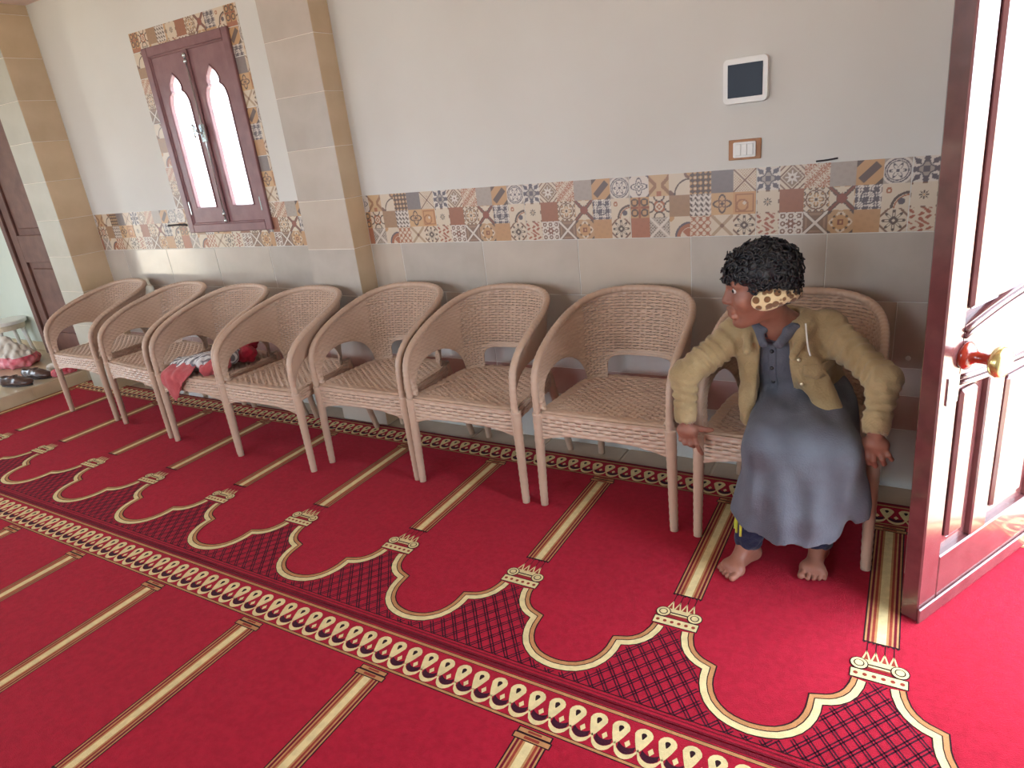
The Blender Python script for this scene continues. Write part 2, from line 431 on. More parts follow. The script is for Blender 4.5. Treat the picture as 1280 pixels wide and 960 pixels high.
scroll = paint(cr_, (np.sin(GU*13+3*np.sin(GV*9))*np.sin(GV*13+3*np.sin(GU*9)) > .02, te_))
plain = lambda c: paint(c, (np.sin(GU*7+GV*3)*np.sin(GV*8-GU*2) > .3, c*0.93))
bar = paint(tn_, (np.abs(GU-GV) < .42, lin((70, 52, 54))), ((GU+GV > 1.25) | (GU+GV < -1.25), tn_), ((GU-GV > 1.45), dk_), ((GU-GV < -1.45), dk_))
circ = paint(wh_, (ring(.92, .05), nv_), (ring(.76, .04), nv_), (fl(6, .48, .2), nv_), (fl(6, .34, .15), wh_), (GR < .14, nv_), (GR > 1.15, gy_))
star = paint(cr_, (fl(8, .22, .17), dk_), (GR < .08, tn_), ((AU > .86) & (AV < .18), br_), ((AV > .86) & (AU < .18), br_), ((AU > .8) & (AV > .8), br_))
roset = paint(cr_, (c4r < .33, dk_), (c4r < .18, tn_), ((DM < .55), tn_), (fl(8, .34, .12), cr_), (GR < .14, dk_), (ring(.8, .06), br_))
cross = paint(cr_, (DG < .24, dk_), (DG < .15, lin((120, 50, 40))), (DM < .52, lin((134, 54, 42))), ((MX > .92) & (DG > .3) & (DG < .8), tn_))
dense = paint(wh_, (np.sin(GU*16+2.5*np.cos(GV*8))*np.sin(GV*16+2.5*np.cos(GU*8)) > -.05, nv_), (ring(.55, .06), nv_))
quart = paint(cr_, ((np.abs(qr-1.25) < .1), dk_), ((np.abs(qr-1.05) < .05), ru_), (np.hypot(GU-.45, GV+.45) < .26, nv_), (np.hypot(GU+.5, GV-.45) < .22, ru_), (np.hypot(GU+.5, GV-.45) < .1, cr_))
redsc = paint(cr_, (np.sin(GU*8+2*np.sin(GV*6+1))*np.cos(GV*7+GU*3) > .15, lin((160, 78, 56))))
dots = paint(wh_, (c3r < .34, br_), (c3r < .14, wh_), (fl(6, .36, .1), lin((120, 70, 56))), (GR < .12, wh_), ((np.abs(c3u) > .4) & (np.abs(c3v) > .4), dk_))
xbar = paint(lin((120, 92, 76)), (DG < .2, dk_), (DG < .13, wh_), ((np.abs(MX-.72) < .08) & (DG > .25), lin((152, 122, 100))), (DM < .2, wh_))
tanmed = paint(lin((188, 150, 108)), (fl(4, .78, .14), cr_), (fl(8, .7, .1), tn_), ((np.cos(8*GT) > .5) & (np.abs(GR-.66) < .1), dk_), (MX < .26, lin((120, 54, 38))), (MX < .14, tn_), (DM > 1.62, dk_))
flow = paint(cr_, (DM > 1.25, br_), (DM > 1.5, cr_), (fl(8, .62, .3), dk_), (fl(8, .4, .24), cr_), (fl(8, .26, .1), dk_), (GR < .1, cr_))
thin = paint(wh_, (np.abs(GR-.6-.2*np.cos(4*GT)) < .07, nv_), (np.abs(GR-.32-.1*np.cos(4*GT)) < .05, nv_), (GR < .1, nv_), (DM > 1.7, nv_))
xtri = paint(lin((206, 172, 128)), ((AU > AV) & (np.abs(AU-AV) < .5) & (AU > .25), lin((150, 106, 70))), ((GV < -.55) & (AU < .25), te_))
qcr = paint(cr_, (np.abs(qr-1.45) < .07, dk_), (np.hypot(GU+1, GV+1) < .5, br_), (np.hypot(GU-1, GV-1) < .55, br_), (np.hypot(GU-1, GV-1) < .3, tn_))
honey = paint(tn_, (c4r > .36, dk_), ((c4r < .16), cr_), ((np.abs(c4u) < .1) & (c4r > .3), br_))
slate = plain(lin((112, 108, 112)))
dotx = paint(cr_, ((DG < .1), br_), ((np.sin(GU*26)*np.sin(GV*26) > .3) & (DG > .2), lin((168, 132, 98))))
oscr = paint(tn_, (np.abs(np.hypot(AU-.5, AV-.5)-.3) < .08, dk_), ((AU < .09) | (AV < .09), lin((140, 72, 40))), ((GR < .2), te_))
rcirc = paint(cr_, (ring(.5, .1), ru_), (np.abs(np.hypot(AU-1, AV)-.5) < .07, dk_), (np.abs(np.hypot(AU, AV-1)-.5) < .07, dk_), (fl(4, .24, .08), ru_), (GR < .1, cr_))
cube = paint(wh_, (((GU*2+50) % 1 < .5) & (((GV*2+(GU*2+50) % 1) % 1) < .55), dk_), (((GU*2+50) % 1 >= .5) & (((GV*2-(GU*2+50) % 1) % 1) < .4), gy_))
oquat = paint(lin((208, 166, 116)), (np.abs(GR-.62-.18*np.cos(4*GT)) < .1, dk_), (np.abs(GR-.3-.12*np.cos(4*GT+PI)) < .08, br_), (GR < .14, dk_))
osq = paint(lin((204, 152, 96)), (np.abs(MX-.78) < .07, lin((158, 96, 50))), (np.abs(np.hypot(GU+.2, GV+.2)-.5) < .08, lin((158, 96, 50))), (GR < .16, cr_))
glat = paint(lin((188, 178, 164)), (DG < .12, wh_), ((np.sin(GU*20)*np.sin(GV*20) > .25) & (DG > .2), dk_))
qband = paint(cr_, ((qr < 1.5), nv_), ((qr < 1.3), ru_), (qr < .95, cr_), ((GU+GV > -.2) & (GU > .3) & (qr < .9), ru_), (np.hypot(GU+1, GV-1) < .5, tn_))
rlat = paint(cr_, (np.abs(c3u)+np.abs(c3v) < .3, te_), ((np.abs(np.abs(c3u)-np.abs(c3v)) < .09), te_))
softx = paint(cr_, (DG < .2, lin((176, 150, 120))), (GR < .2, br_), ((DM > 1.2) & (DG > .6), wh_))
PAT = {'A': [[medal, diam, scroll, plain(gy_), bar, circ], [star, plain(lin((150, 84, 52))), roset, cross, dense, quart], [redsc, dots, xbar, tanmed, plain(lin((192, 146, 98))), flow]],
       'B': [[thin, xtri, qcr, honey, slate, dotx], [oscr, rcirc, plain(lin((160, 124, 90))), cube, oquat, osq], [plain(te_), glat, qband, rlat, softx, flow]]}
PAT = {k_: [[p_*0.74+0.26*lin((164, 140, 120)) for p_ in r_] for r_ in v_] for k_, v_ in PAT.items()}
IMG = {k_: np.concatenate([np.concatenate(r_, 1) for r_ in v_], 0) for k_, v_ in PAT.items()}   # rows top to bottom
def print_tile(kind, u0, u1, v0, v1, name='patchwork_tile', dep=0.008, gap=0.0015):
    """piece of a 0.5 x 0.25 m printed tile; u to the right, v up; local origin at piece centre, front at y=0"""
    im = IMG[kind]; H, Wd = im.shape[:2]
    nu = max(2, int(round((u1-u0)/0.5*Wd))); nv = max(2, int(round((v1-v0)/0.25*H)))
    us = np.linspace(u0, u1, nu+1); vs_ = np.linspace(v0, v1, nv+1)
    iu = np.clip((us % 0.5)/0.5*Wd, 0, Wd-1).astype(int); iv = np.clip(H-1-((vs_ % 0.2501)/0.25*H).astype(int), 0, H-1)
    colr = im[iv][:, iu].reshape(-1, 3)
    cx, cz = (u0+u1)/2, (v0+v1)/2
    xs = np.clip(us-cx, u0-cx+gap, u1-cx-gap); zs = np.clip(vs_-cz, v0-cz+gap, v1-cz-gap)
    V = [(x, 0, z) for z in zs for x in xs]; n = nu+1
    F = [(j*n+i, j*n+i+1, (j+1)*n+i+1, (j+1)*n+i) for j in range(nv) for i in range(nu)]
    a, c, d, e = xs[0], xs[-1], zs[0], zs[-1]; q = len(V)
    V += [(a, 0, d), (c, 0, d), (c, 0, e), (a, 0, e), (a, dep, d), (c, dep, d), (c, dep, e), (a, dep, e)]
    F += [(q, q+4, q+5, q+1), (q+1, q+5, q+6, q+2), (q+2, q+6, q+7, q+3), (q+3, q+7, q+4, q), (q+4, q+7, q+6, q+5)]
    colr = np.concatenate([colr, np.tile(cr_, (8, 1))])
    me = mesh_of(name, V, F, [M_PRINT]); at = me.color_attributes.new('print', 'FLOAT_COLOR', 'POINT')
    at.data.foreach_set('color', np.concatenate([colr, np.ones((len(colr), 1))], 1).astype(np.float32).ravel())
    return me
PT = {}
def put_print(kind, x0, z0, u0, u1, v0, v1):
    key = (kind, round(u0, 3), round(u1, 3), round(v0, 3), round(v1, 3))
    if key not in PT: PT[key] = print_tile(kind, u0, u1, v0, v1)
    return link('patchwork_tile', PT[key], wallb, (x0+(u1-u0)/2, 0, z0+(v1-v0)/2))
for x0, kd in ((-1.4855, 'A'), (-0.9855, 'A'), (-0.4855, 'B'), (0.0145, 'A'), (0.5145, 'A')):
    put_print(kd, x0, 1.0, 0, 0.5, 0, 0.25)
put_print('B', -1.935, 1.0, 0.05, 0.4995, 0, 0.25); put_print('B', 1.0145, 1.0, 0, 0.135, 0, 0.25)
for x0, u0, u1, kd in ((-4.47, 0.06, 0.4995, 'B'), (-4.03, 0, 0.5, 'A'), (-3.53, 0, 0.13, 'B')): put_print(kd, x0, 1.0, u0, u1, 0, 0.25)
for x0, u0, u1, kd in ((-3.40, 0.13, 0.4995, 'B'), (-3.03, 0, 0.37, 'A')): put_print(kd, x0, 1.0, u0, u1, 0, 0.107)
put_print('A', -2.66, 1.0, 0.37-0.26, 0.4995, 0, 0.25) if False else put_print('A', -2.66, 1.0, 0.11, 0.4995, 0, 0.25)
# surround of the window
for z0, kd in ((1.25, 'A'), (1.50, 'B'), (1.75, 'A'), (2.0, 'B')):
    h = 0.25 if z0 < 2 else 0.14
    put_print(kd, -3.505, z0, 0.165, 0.27, 0.25-h, 0.2499); put_print('B' if kd == 'A' else 'A', -2.66, z0, 0.33, 0.435, 0.25-h, 0.2499)
for x0, w, kd in ((-3.505, 0.35, 'B'), (-3.155, 0.4999, 'A'), (-2.655, 0.10, 'B')): put_print(kd, x0, 2.14, 0, w, 0.06, 0.165)

# ------------------------------------------------------------------ window with two lancet casements
win = link('window_1', None, None, ((WX0+WX1)/2, 0.020, WZ0)); struct(win, 'maroon wooden window with two lancet glass casements in patchwork tile surround')
WW, WH = WX1-WX0, WZ1-WZ0
def frame_rect(w0, w1, z0, z1, t, y0, y1, m, name, parent, ch=0.004):
    b = MB(); b.box(w0, w0+t, y0, y1, z0, z1, ch=ch); b.box(w1-t, w1, y0, y1, z0, z1, ch=ch)
    b.box(w0+t, w1-t, y0, y1, z0, z0+t, ch=ch); b.box(w0+t, w1-t, y0, y1, z1-t, z1, ch=ch)
    return b.obj(name, m, parent)
fr = frame_rect(-WW/2-0.012, WW/2+0.012, -0.01, WH+0.01, 0.05, -0.035, 0.06, M_WOODW, 'frame', win)
frame_rect(-WW/2+0.034, WW/2-0.034, 0.036, WH-0.036, 0.014, -0.028, -0.008, M_WOODW, 'moulding', fr)
def lancet(hw, zb, zt):
    """half outline right side bottom->tip : straight, shoulder, cusp, ogee tip"""
    H = zt-zb
    half = [(hw, zb), (hw, zb+H*0.76), (hw*0.97, zb+H*0.795), (hw*0.88, zb+H*0.83), (hw*0.74, zb+H*0.855), (hw*0.52, zb+H*0.872),
            (hw*0.58, zb+H*0.89), (hw*0.57, zb+H*0.915), (hw*0.46, zb+H*0.942), (hw*0.26, zb+H*0.97), (0.0, zt)]
    return half+[(-x, z) for x, z in half[-2::-1]]
def casement(xc, w, z0, z1, hinge):
    out = lancet(0.090, z0+0.10, z1-0.11)
    # board with lancet hole: quads between outline and rectangle by column strips
    y0, y1 = -0.022, 0.014
    b = MB(); R = []
    for (x, z) in out:
        R.append((x, z))
    n = len(R); half = n//2
    def outer(i):
        x, z = R[i]
        if i == 0: return (w/2, z0)
        if i == n-1: return (-w/2, z0)
        if i == half: return (0, z1)
        if i <= 1: return (w/2, z)
        if i >= n-2: return (-w/2, z)
        f = (i-1)/(half-1) if i < half else (n-2-i)/(n-2-half)
        L = (z1-R[1][1]); tot = L+w/2; s_ = f*tot; sx = 1 if i < half else -1
        return (sx*w/2, R[1][1]+s_) if s_ <= L else (sx*(w/2-(s_-L)), z1)
    O = [outer(i) for i in range(n)]
    def sheet(y, rev):
        for i in range(n-1):
            q = [(R[i][0], y, R[i][1]), (O[i][0], y, O[i][1]), (O[i+1][0], y, O[i+1][1]), (R[i+1][0], y, R[i+1][1])]
            if (O[i][1] < z1-1e-6 < O[i+1][1]) and i < half: q.insert(2, (w/2, y, z1))
            if (O[i+1][1] < z1-1e-6 < O[i][1]) and i >= half: q.insert(2, (-w/2, y, z1))
            b.poly(q[::-1] if rev else q)
        q = [(R[0][0], y, R[0][1]), (R[-1][0], y, R[-1][1]), (O[-1][0], y, O[-1][1]), (O[0][0], y, O[0][1])]; b.poly(q[::-1] if rev else q)
    sheet(y0, False); sheet(y1, True)
    for i in range(n):
        j = (i+1) % n; b.poly([(R[i][0], y0, R[i][1]), (R[j][0], y0, R[j][1]), (R[j][0], y1, R[j][1]), (R[i][0], y1, R[i][1])])
    for (xa, xb) in ((-w/2, -w/2), (w/2, w/2)): b.poly([(xa, y0, z0), (xa, y1, z0), (xa, y1, z1), (xa, y0, z1)])
    b.poly([(-w/2, y0, z0), (w/2, y0, z0), (w/2, y1, z0), (-w/2, y1, z0)]); b.poly([(-w/2, y0, z1), (w/2, y0, z1), (w/2, y1, z1), (-w/2, y1, z1)])
    c = b.obj('casement', M_WOODW, win, loc=(xc, 0, 0))
    p = MB(); p.prism(lancet(0.096, z0+0.094, z1-0.103), 0.000, 0.004, lambda a, z, d: (a, d, z)); p.obj('pane', M_PANE, c)
    e = MB(); pts = [(x*1.02, -0.023, z) for x, z in lancet(0.094, z0+0.096, z1-0.105)]
    e.tube(pts, 0.005, 6, closed=True); e.obj('bead', M_WOODW, c)
    e = MB(); s_ = hinge; e.box(min(s_*w/2, s_*(w/2-0.012)), max(s_*w/2, s_*(w/2-0.012)), -0.030, -0.02, z0+0.06, z0+0.14, ch=0.002); e.obj('hinge', M_CHROME, c)
    return c
hw_ = (WW-0.076)/2
casement(-hw_/2-0.001, hw_-0.002, 0.04, WH-0.04, -1); casement(hw_/2+0.001, hw_-0.002, 0.04, WH-0.04, 1)
b = MB(); b.box(-0.016, 0.016, -0.034, -0.0225, 0.045, WH-0.045, ch=0.004); b.obj('cover_strip', M_WOODW, win)
b = MB(); b.tube([(0, -0.04, 0.06), (0, -0.04, WH-0.07)], 0.0035, 8); b.obj('bolt_rod', M_CHROME, win, True)
for z in (0.055, 0.095, WH-0.075, WH-0.105):
    b = MB(); b.lathe([(0.006, -0.012), (0.011, -0.008), (0.011, 0.008), (0.006, 0.012)], 12, org=(0, -0.04, z)); b.obj('rod_guide', M_CHROME, win, True)
b = MB(); b.box(-0.022, 0.022, -0.048, -0.034, 0.50, 0.60, ch=0.004); la = b.obj('latch', M_CHROME, win)
b = MB(); b.tube(catmull([(-0.005, -0.05, 0.55), (-0.02, -0.07, 0.565), (-0.036, -0.075, 0.60), (-0.04, -0.07, 0.53)], 5), 0.006, 8); b.obj('handle', M_CHROME, la, True)
b = MB(); b.tube([(-3.62, -0.012, 1.15), (-3.52, -0.014, 1.152), (-3.43, -0.012, 1.148)], 0.006, 8); b.tube([(-3.62, -0.012, 1.15), (-3.62, 0.0, 1.15)], 0.006, 6)
thing(b.obj('iron_stay', M_BLACK), 'short black iron stay on the patchwork tiles left of the window', 'window stay')

# ------------------------------------------------------------------ wall panel and switch
p = empty('wall_panel', (-0.029, 0.0015, 1.552), 'white framed square panel with dark glass high on the wall', 'panel')
b = MB(); 
def rrect(hw, hh, r, n=5, bul=0.0):
    o = []
    for cx, cz, a0 in ((hw-r, hh-r, 0), (-hw+r, hh-r, 90), (-hw+r, -hh+r, 180), (hw-r, -hh+r, 270)):
        for k in range(n+1):
            a = math.radians(a0+90*k/n); o.append((cx+r*math.cos(a), cz+r*math.sin(a)))
    return o
b.prism(rrect(0.076, 0.074, 0.016), -0.022, 0.0, lambda a, z, d: (a*(1+(0.0 if d < -0.01 else 0.03)), d, z*(1+(0.0 if d < -0.01 else 0.03)))); b.obj('frame', M_WPLAST, p)
b = MB(); b.box(-0.060, 0.060, -0.0245, -0.0215, -0.055, 0.055, ch=0.001); b.obj('glass', M_SCREEN, p)
p = empty('light_switch', (-0.03, 0.0015, 1.317), 'white light switch on a brown wooden back plate under the dark panel', 'switch')
b = MB(); b.box(-0.058, 0.058, -0.006, 0, -0.036, 0.036, ch=0.002); b.obj('back_plate', M_BPLATE, p)
b = MB(); b.prism(rrect(0.040, 0.027, 0.005), -0.014, -0.006, lambda a, z, d: (a, d, z)); fp = b.obj('face_plate', M_WPLAST, p)
for i in range(3):
    b = MB(); b.box(-0.032+0.0215*i, -0.0115+0.0215*i, -0.018, -0.013, -0.02, 0.02, ch=0.0015); b.obj('rocker', M_WPLAST, p)
b = MB(); b.lathe([(0.004, 0), (0.006, 0.012), (0.009, 0.014), (0.009, 0.02), (0.003, 0.022)], 10, org=(0.56, 0.0, 0.545), axis=(0, -1, 0))
thing(b.obj('wall_peg', M_WPLAST, smooth=True), 'small pale peg on the dark tiles between boy and door', 'peg')
b = MB(); b.tube(catmull([(0.215, -0.002, 1.256), (0.25, -0.004, 1.258), (0.285, -0.003, 1.262)], 4), 0.003, 6)
thing(b.obj('cable_end', M_BLACK, smooth=True), 'thin black cable end at top edge of the patchwork band', 'cable')

# ------------------------------------------------------------------ doors
d1 = link('door_1', None, None, (0.640, -0.820, 0.012), (0, math.radians(-2.7), math.atan2(0.861, 0.509))); struct(d1, 'glossy maroon panelled door standing ajar at the right')
LW, LH, LT = 0.94, 2.12, 0.050      # local x from free edge to hinge, y = 0 visible face, +y behind
def dbox(name, x0, x1, z0, z1, y0=0.0, y1=LT, ch=0.004, parent=None, m=None):
    b = MB(); b.box(x0, x1, y0, y1, z0, z1, ch=ch); return b.obj(name, m or M_WOOD, parent or d1)
ST = 0.085
dbox('stile', 0, ST, 0, LH); dbox('stile', LW-ST, LW, 0, LH)
dbox('rail', ST, LW-ST, 0, 0.19); dbox('rail', ST, LW-ST, LH-0.14, LH)
def curved_rail(z0, z1, x0, x1, up, dn):
    """lock rail with curved edges: up/dn = bulge of the upper/lower edge"""
    n = 18; o = []
    for k in range(n+1): t = k/n; o.append((x0+(x1-x0)*t, z0-dn*math.sin(PI*t)))
    for k in range(n, -1, -1): t = k/n; o.append((x0+(x1-x0)*t, z1+up*math.sin(PI*t)))
    b = MB(); b.prism(o, 0.0, LT, lambda a, z, d: (a, d, z)); r = b.obj('rail', M_WOOD, d1)
    for (zz, sg) in ((z1, 1), (z0, -1)):
        for q in range(2):
            pts = [(x0+(x1-x0)*k/n, -0.002, zz+sg*((up if sg > 0 else dn)*math.sin(PI*k/n)-0.012-0.016*q)) for k in range(n+1)]
            b = MB(); b.tube(pts, 0.006, 6); b.obj('moulding', M_WOOD, r, True)
curved_rail(0.72, 0.885, ST, LW-ST, 0.05, 0.03)
dbox('mullion', 0.235, 0.315, 0.19, 0.70); dbox('mullion', 0.235+0.315, 0.315+0.315, 0.19, 0.70)
def panel(x0, x1, z0, z1):
    p = dbox('panel', x0-0.004, x1+0.004, z0-0.004, z1+0.004, 0.018, 0.03, 0.001)
    dbox('raised_field', x0+0.035, x1-0.035, z0+0.04, z1-0.04, 0.006, 0.022, 0.010, p)
panel(ST, 0.235, 0.19, 0.735); panel(0.315, 0.55, 0.19, 0.70); panel(0.63, LW-ST, 0.19, 0.735)
panel(ST, LW/2-0.04, 0.875, LH-0.14); panel(LW/2+0.04, LW-ST, 0.875, LH-0.14); dbox('mullion', LW/2-0.04, LW/2+0.04, 0.93, LH-0.14)
dbox('weather_strip', -0.004, LW, 0.0, 0.05, -0.008, 0.0, 0.003)
kz = 0.805
kx = 0.098
b = MB(); b.lathe([(0.036, 0), (0.037, 0.010), (0.024, 0.018), (0.015, 0.028), (0.014, 0.055), (0.022, 0.064)], 24, org=(kx, 0.0, kz), axis=(0, -1, 0)); kn = b.obj('knob', M_REDWOOD, d1, True)
b = MB(); b.lathe([(0.019, 0.062), (0.036, 0.069), (0.040, 0.081), (0.035, 0.093), (0.017, 0.100), (0.003, 0.101)], 24, org=(kx, 0.0, kz), axis=(0, -1, 0)); b.obj('knob_cap', M_BRASS, kn, True)
b = MB(); b.box(0.030, 0.078, -0.004, 0.001, kz-0.12, kz-0.045, ch=0.001); b.obj('lock_plate', M_CHROME, d1)

d2 = link('door_2', None, None, (-5.97, 0.06, 0.102)); struct(d2, 'brown panelled door beyond the tiled corner pillar')
def d2box(name, x0, x1, z0, z1, y0, y1, ch=0.003, parent=None):
    b = MB(); b.box(x0, x1, y0, y1, z0, z1, ch=ch); return b.obj(name, M_WOODL, parent or d2)
d2box('jamb', 0, 0.06, 0, 2.25, -0.02, 0.038); d2box('jamb', 0.88, 0.94, 0, 2.25, -0.02, 0.038); d2box('head', 0.06, 0.88, 2.19, 2.25, -0.02, 0.038)
d2box('stile', 0.066, 0.17, 0.01, 2.18, 0, 0.034); d2box('stile', 0.77, 0.874, 0.01, 2.18, 0, 0.034)
for z0, z1 in ((0.01, 0.2), (0.80, 1.02), (2.03, 2.18)): d2box('rail', 0.17, 0.77, z0, z1, 0, 0.034)
for z0, z1 in ((0.2, 0.80), (1.02, 2.03)):
    p = d2box('panel', 0.165, 0.775, z0-0.004, z1+0.004, 0.02, 0.03); d2box('raised_field', 0.215, 0.725, z0+0.05, z1-0.05, 0.010, 0.024, 0.008, p)

# ------------------------------------------------------------------ prayer carpets (pattern woven as its own faces)
def carpet_mat(name, c, c2=None):
    return mat(name, c, 0.95, c2 or tuple(np.array(c[:3])*0.86)+(1,), 55, 0.5, 420, sheen=0.05, spec=0.1, detail=2)
CM = [carpet_mat('carpet_red', S(172, 22, 48), S(158, 18, 42)), carpet_mat('carpet_black', S(44, 14, 22)), carpet_mat('carpet_cream', S(228, 206, 152)),
      carpet_mat('carpet_tan', S(190, 134, 86)), carpet_mat('carpet_rust', S(150, 58, 44)), carpet_mat('carpet_plum', S(62, 14, 34)), carpet_mat('carpet_dark_red', S(112, 14, 34))]
RED, BLK, CRM, TAN, RST, PLM, DRD = range(7)
PX = 0.5478
ARCH = [(0.026, 0.960), (0.030, 0.985), (0.042, 1.020), (0.058, 1.045), (0.078, 1.064), (0.098, 1.076), (0.118, 1.083), (0.119, 1.108), (0.124, 1.135),
        (0.135, 1.165), (0.152, 1.193), (0.172, 1.213), (0.198, 1.231), (0.225, 1.241), (0.250, 1.246), (PX/2, 1.248)]
ARCH = [(a, s_-0.002) for a, s_ in ARCH]
AF = ARCH+[(PX-a, s_) for a, s_ in ARCH[-2::-1]]
def offset_curve(P, d):
    """offset towards the niche inside (upwards = smaller s)"""
    P = np.array(P); n = len(P); out = []
    for i in range(n):
        a = P[max(i-1, 0)]; c = P[min(i+1, n-1)]; p = P[i]
        t1 = p-a if i > 0 else c-p; t2 = c-p if i < n-1 else p-a
        t1 = t1/np.linalg.norm(t1); t2 = t2/np.linalg.norm(t2)
        n1 = np.array((t1[1], -t1[0])); n2 = np.array((t2[1], -t2[0])); m = n1+n2; m /= np.linalg.norm(m)+1e-9
        out.append(p+m*d/max(0.45, m@n1))
    return np.array(out)
def carpet(name, label, y_edge, depth, colx, x0, x1):
    b = MB(); zt = 0.010
    P3 = lambda x, s_, l: (x, y_edge-s_, zt+0.0004*l)
    V = [(x0, y_edge, zt), (x1, y_edge, zt), (x1, y_edge-depth, zt), (x0, y_edge-depth, zt), (x0, y_edge, 0.001), (x1, y_edge, 0.001), (x1, y_edge-depth, 0.001), (x0, y_edge-depth, 0.001)]
    b.add(V, [(3, 2, 1, 0), (0, 1, 5, 4), (1, 2, 6, 5), (2, 3, 7, 6), (3, 0, 4, 7)], RED)
    def rect(xa, xb, sa, sb, m, l=1):
        xa = max(xa, x0); xb = min(xb, x1)
        if xb-xa > 1e-4: b.poly([P3(xa, sb, l), P3(xb, sb, l), P3(xb, sa, l), P3(xa, sa, l)], m)
    def disc(cx, cs, r, m, l, n=12, ry=None):
        if x0 < cx-r and cx+r < x1: b.poly([P3(cx+r*math.cos(2*PI*k/n), cs-(ry or r)*math.sin(2*PI*k/n), l) for k in range(n)], m)
    def strip(A, B, m, l):
        for i in range(len(A)-1):
            if min(A[i][0], B[i][0], A[i+1][0]) < x0 or max(A[i][0], B[i][0], A[i+1][0]) > x1: continue
            b.poly([P3(*A[i], l), P3(*A[i+1], l), P3(*B[i+1], l), P3(*B[i], l)], m)
    # edge border
    rect(x0, x1, 0.0, 0.012, DRD); rect(x0, x1, 0.016, 0.018, BLK); rect(x0, x1, 0.018, 0.027, TAN); rect(x0, x1, 0.027, 0.029, BLK)
    rect(x0, x1, 0.029, 0.146, RED); rect(x0, x1, 0.146, 0.148, BLK); rect(x0, x1, 0.148, 0.155, TAN); rect(x0, x1, 0.155, 0.158, BLK)
    p = PX/9; nn = int((x1-x0)/p)
    for i in range(nn):
        cx = x0+p*(i+0.5)
        # tear drop ring
        n = 14; O = []; I = []
        for k in range(n):
            a = 2*PI*k/n; rr = 1.0
            ox, os_ = 0.0235*math.cos(a), -0.0225*math.sin(a)
            if os_ > 0: w = os_/0.0215; ox *= (1-0.55*w); os_ *= 2.3
            O.append((cx+ox, 0.062+os_)); I.append((cx+ox*0.30, 0.060+os_*0.28))
        for k in range(n):
            j = (k+1) % n; b.poly([P3(*O[k], 2), P3(*O[j], 2), P3(*I[j], 2), P3(*I[k], 2)][::-1], CRM)
        b.poly([P3(*q, 2) for q in I][::-1], BLK)
        # scallop ribbon to next drop
        Aq = []; Bq = []
        for k in range(9):
            t = k/8; w = math.sin(PI*t)**0.6
            Aq.append((cx+p*t, 0.104+0.028*w)); Bq.append((cx+p*t, 0.117+0.029*w))
        strip(Aq, Bq, CRM, 2)
        # dark bowl with a small cream diamond
        Aq = []; Bq = []
        for k in range(7):
            t = 0.14+0.72*k/6; w = math.sin(PI*t)**0.7
            Aq.append((cx+p*t, 0.088+0.024*w)); Bq.append((cx+p*t, 0.103+0.028*w))
        strip(Aq, Bq, PLM, 1.5)
        q = cx+p/2; s0 = 0.100
        b.poly([P3(q-0.008, s0, 2), P3(q, s0+0.012, 2), P3(q+0.008, s0, 2), P3(q, s0-0.012, 2)], CRM)
    # columns
    ks = math.floor((x0-colx)/PX)-1
    xs = [colx+PX*k for k in range(ks, ks+int((x1-x0)/PX)+4)]
    stripes = [(-.046, -.042, BLK), (-.042, -.037, TAN), (-.037, -.030, DRD), (-.030, -.025, TAN), (-.025, -.018, RST), (-.018, -.012, TAN), (-.012, .012, CRM),
               (.012, .018, TAN), (.018, .025, RST), (.025, .030, TAN), (.030, .037, DRD), (.037, .042, TAN), (.042, .046, BLK)]
    for c in xs:
        for a, e, m in stripes: rect(c+a, c+e, 0.20, 0.795, m)
        for s0, s1, hw in ((0.162, 0.180, 0.050), (0.180, 0.200, 0.055)):
            rect(c-hw, c+hw, s0, s1, BLK, 1); rect(c-hw+0.004, c+hw-0.004, s0+0.003, s1-0.003, TAN, 2); rect(c-hw*0.4, c+hw*0.4, s0+0.006, s1-0.006, RST, 3)
        # shaft end, tassels, crown
        rect(c-0.046, c+0.046, 0.795, 0.800, BLK, 2)
        for k in range(8):
            q = c-0.042+0.012*k
            if q-0.01 > x0 and q+0.01 < x1: b.poly([P3(q-0.006, 0.797, 3), P3(q, 0.806, 3), P3(q+0.006, 0.797, 3)], BLK)
        for k in range(4):
            q = c-0.033+0.022*k; rect(q-0.0012, q+0.0012, 0.80, 0.845, BLK, 2)
            if q-0.02 > x0 and q+0.02 < x1:
                b.poly([P3(q-0.014, 0.882, 2), P3(q+0.014, 0.882, 2), P3(q, 0.832, 2)], CRM); b.poly([P3(q-0.006, 0.872, 3), P3(q+0.006, 0.872, 3), P3(q, 0.846, 3)], RST)
        rect(c-0.048, c+0.048, 0.876, 0.905, CRM, 3); rect(c-0.046, c+0.046, 0.888, 0.893, BLK, 4); rect(c-0.046, c+0.046, 0.899, 0.906, RST, 4)
        for sg in (-1, 1):
            disc(c+sg*0.049, 0.893, 0.0235, BLK, 5, 16); disc(c+sg*0.049, 0.893, 0.0205, CRM, 6, 16); disc(c+sg*0.049, 0.893, 0.0135, BLK, 7, 14); disc(c+sg*0.049, 0.893, 0.0105, CRM, 8, 14)
        rect(c-0.070, c+0.070, 0.914, 0.950, BLK, 3); rect(c-0.067, c+0.067, 0.917, 0.947, CRM, 4)
        for k in range(6): disc(c-0.055+0.022*k, 0.932, 0.006, RST, 5, 8)
        # arch between this column and the next
        base = [(c+a, s_) for a, s_ in AF]
        offs = [(0, 0.003, BLK), (0.003, 0.021, CRM), (0.021, 0.024, BLK), (0.024, 0.036, TAN), (0.036, 0.040, BLK)]
        for d0, d1_, m in offs: strip(offset_curve(base, d0), offset_curve(base, d1_), m, 2)
        # lattice below the arches
        ax = [a for a, _ in AF]; as_ = [s_ for _, s_ in AF]
